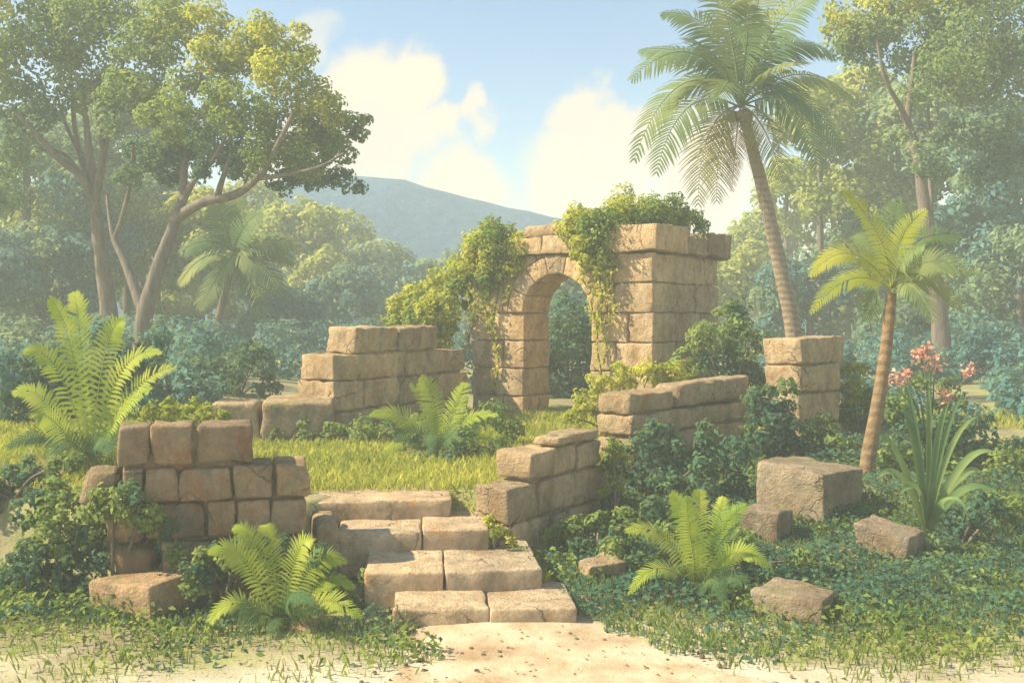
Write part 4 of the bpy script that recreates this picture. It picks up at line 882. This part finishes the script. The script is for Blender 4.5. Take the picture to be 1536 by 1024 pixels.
# ---------------------------------------------------------------- grass and ground cover (stuff)
def blades(n, sampler, hmin, hmax, wd, m, name, label):
    X, Y = sampler(n); n = len(X); Zg = gh(X, Y)
    a = rng.uniform(0, 2 * np.pi, n); h = rng.uniform(hmin, hmax, n); ln = rng.uniform(.2, .8, n) * h; b_ = rng.uniform(0, 2 * np.pi, n)
    wx, wy = np.cos(a) * wd, np.sin(a) * wd; dx, dy = np.cos(b_) * ln, np.sin(b_) * ln
    V = np.stack([np.stack([X - wx, Y - wy, Zg - .01], 1), np.stack([X + wx, Y + wy, Zg - .01], 1), np.stack([X + dx * .4 + wx * .7, Y + dy * .4 + wy * .7, Zg + h * .6], 1), np.stack([X + dx, Y + dy, Zg + h], 1)], 1).reshape(-1, 3)
    o = link(name, npmesh(name, V, np.arange(4 * n).reshape(n, 4), rng.uniform(0, 1, n)), M[m]); return tag(o, label, 'grass', kind='stuff')
def nz2(x, y, s, o=0):
    return np.sin(x * s + 1.3 * np.sin(y * s * .7 + o)) * np.sin(y * s * 1.1 + 1.7 * np.sin(x * s * .6 + 2 * o)) 
def terr(n):
    Y = rng.uniform(10.2, 18, n); X = rng.uniform(-.55, .5, n) * Y; k = (Y > lerp(FRONT, X) + .1) & ~((X > -1.95) & (X < -.55) & (Y < 10.35))
    return X[k], Y[k]
blades(95000, terr, .04, .12, .007, 'grass', 'grass', 'short sunlit yellow green grass on the terrace')
def lowr(n):
    Y = rng.uniform(6.5, 14, n); X = rng.uniform(-.52, .52, n) * Y
    pc = np.interp(Y, [5, 6.5, 7.4, 8.2, 9], [.8, .6, .25, -.05, -.3]); ph = np.interp(Y, [5.5, 6.6, 7.5, 8.2, 9], [2.2, 1.35, 1.0, .78, .7])
    k = (Y < lerp(FRONT, X)) & ~((X > -1.8) & (X < .2) & (Y > 8.2)) & (np.abs(X - pc) > ph * (.9 + .2 * nz2(X, Y, 5))) 
    k &= rng.uniform(0, 1, n) < np.clip((Y - 6.95 + .5 * nz2(X, Y, 2.2)) / 1.3, 0, 1)
    return X[k], Y[k]
blades(60000, lowr, .03, .10, .006, 'green', 'grass', 'thin low grass thinning out towards the sandy foreground')
n = 42000
X, Y = lowr(n * 2); dens_ = np.clip((Y - 7.5) / 1.0 + .6 * nz2(X, Y, 1.9, 1), 0, 1); k = rng.uniform(0, 1, len(X)) < dens_; X, Y = X[k], Y[k]
H = (.05 + .14 * np.clip(nz2(X, Y, 3.1, 2) + .3, 0, 1)) * np.clip((Y - 7.2) / 1.2, .2, 1)
P = np.stack([X, Y, gh(X, Y) + H * rng.uniform(.2, 1, len(X))], 1); nr = np.stack([rng.normal(0, .5, len(X)), rng.normal(-.3, .5, len(X)), np.ones(len(X)) * .9], 1)
V, Q = leaf_quads(P, nr, rng.uniform(.035, .07, len(X)), .65)
tag(link('ground_cover', npmesh('ground_cover', V, Q, rng.uniform(0, .8, len(X))), M['teal']), 'low leafy ground cover between the stones and ferns', 'ground cover', kind='stuff')

X, Y = lowr(60000); k = rng.uniform(0, 1, len(X)) < np.clip(nz2(X, Y, 1.4, 5) + .25, 0, 1) * .6; X, Y = X[k], Y[k]
P = np.stack([X, Y, gh(X, Y) + rng.uniform(.03, .16, len(X))], 1); nr = np.stack([rng.normal(0, .6, len(X)), rng.normal(-.3, .6, len(X)), np.ones(len(X)) * .9], 1)
V, Q = leaf_quads(P, nr, rng.uniform(.035, .08, len(X)), .5)
tag(link('ground_cover', npmesh('ground_cover', V, Q, rng.uniform(0, 1, len(X))), M['green']), 'patches of broader light green leaves in the ground cover', 'ground cover', kind='stuff')
def litter(n):
    Y = rng.uniform(6.2, 12, n); X = rng.uniform(-.5, .5, n) * Y; return X, Y
X, Y = litter(1500); k = (Y < lerp(FRONT, X) - .2) & ~((X > -1.6) & (X < .3) & (Y > 8.0)); X, Y = X[k], Y[k]
P = np.stack([X, Y, gh(X, Y) + .022], 1); nr = np.stack([rng.normal(0, .3, len(X)), rng.normal(0, .3, len(X)), np.ones(len(X))], 1)
V, Q = leaf_quads(P, nr, rng.uniform(.018, .042, len(X)), .5)
tag(link('leaf_litter', npmesh('leaf_litter', V, Q, rng.uniform(0, 1, len(X))), M['dry']), 'brown fallen leaves scattered on the path and the ground', 'leaf litter', kind='stuff')
gm = MB(); pr = random.Random(5)
for i in range(150):
    y = pr.uniform(6.0, 8.3); cx = float(np.interp(y, [5, 6.5, 7.4, 8.2], [.8, .6, .25, -.05])); hw = float(np.interp(y, [5.5, 6.6, 7.5, 8.2], [2.2, 1.35, 1.0, .78])); x = cx + pr.choice((-1, 1)) * hw * pr.uniform(.3, 1.25); r = pr.uniform(.006, .026)
    if y > 7.95 and -1 < x < .7: continue
    vs = []; z = g1(x, y) + .01
    for a_ in range(6): q = a_ * math.pi / 3; vs.append((x + math.cos(q) * r * pr.uniform(.7, 1.2), y + math.sin(q) * r * pr.uniform(.7, 1.1), z))
    vs += [(x + (v_[0] - x) * .6, y + (v_[1] - y) * .6, z + r * .7) for v_ in vs]
    gm.add(vs, [(k_, (k_ + 1) % 6, 6 + (k_ + 1) % 6, 6 + k_) for k_ in range(6)] + [(6, 7, 8, 9, 10, 11)], pr.uniform(0, 1))
tag(link('gravel', gm.mesh('gravel', False), M['rock']), 'loose pebbles along the edges of the sandy path', 'gravel', kind='stuff')

# ---------------------------------------------------------------- haze
hb = MB(); x0, x1, y0, y1, z0, z1 = -112, 112, -14, 121, -1.6, 12.6
hb.add([(x0, y0, z0), (x1, y0, z0), (x1, y1, z0), (x0, y1, z0), (x0, y0, z1), (x1, y0, z1), (x1, y1, z1), (x0, y1, z1)], [(0, 3, 2, 1), (4, 5, 6, 7), (0, 1, 5, 4), (1, 2, 6, 5), (2, 3, 7, 6), (3, 0, 4, 7)])
hm = bpy.data.materials.new('haze'); hm.use_nodes = True; t = hm.node_tree; t.nodes.clear(); o = t.nodes.new('ShaderNodeOutputMaterial')
v = t.nodes.new('ShaderNodeVolumePrincipled'); v.inputs['Color'].default_value = (.84, .95, .91, 1); v.inputs['Density'].default_value = .0062; v.inputs['Anisotropy'].default_value = .0
t.links.new(v.outputs[0], o.inputs['Volume'])
hz_o = link('haze', hb.mesh('haze', False), hm); tag(hz_o, 'pale humid haze filling the valley', 'haze', kind='stuff')
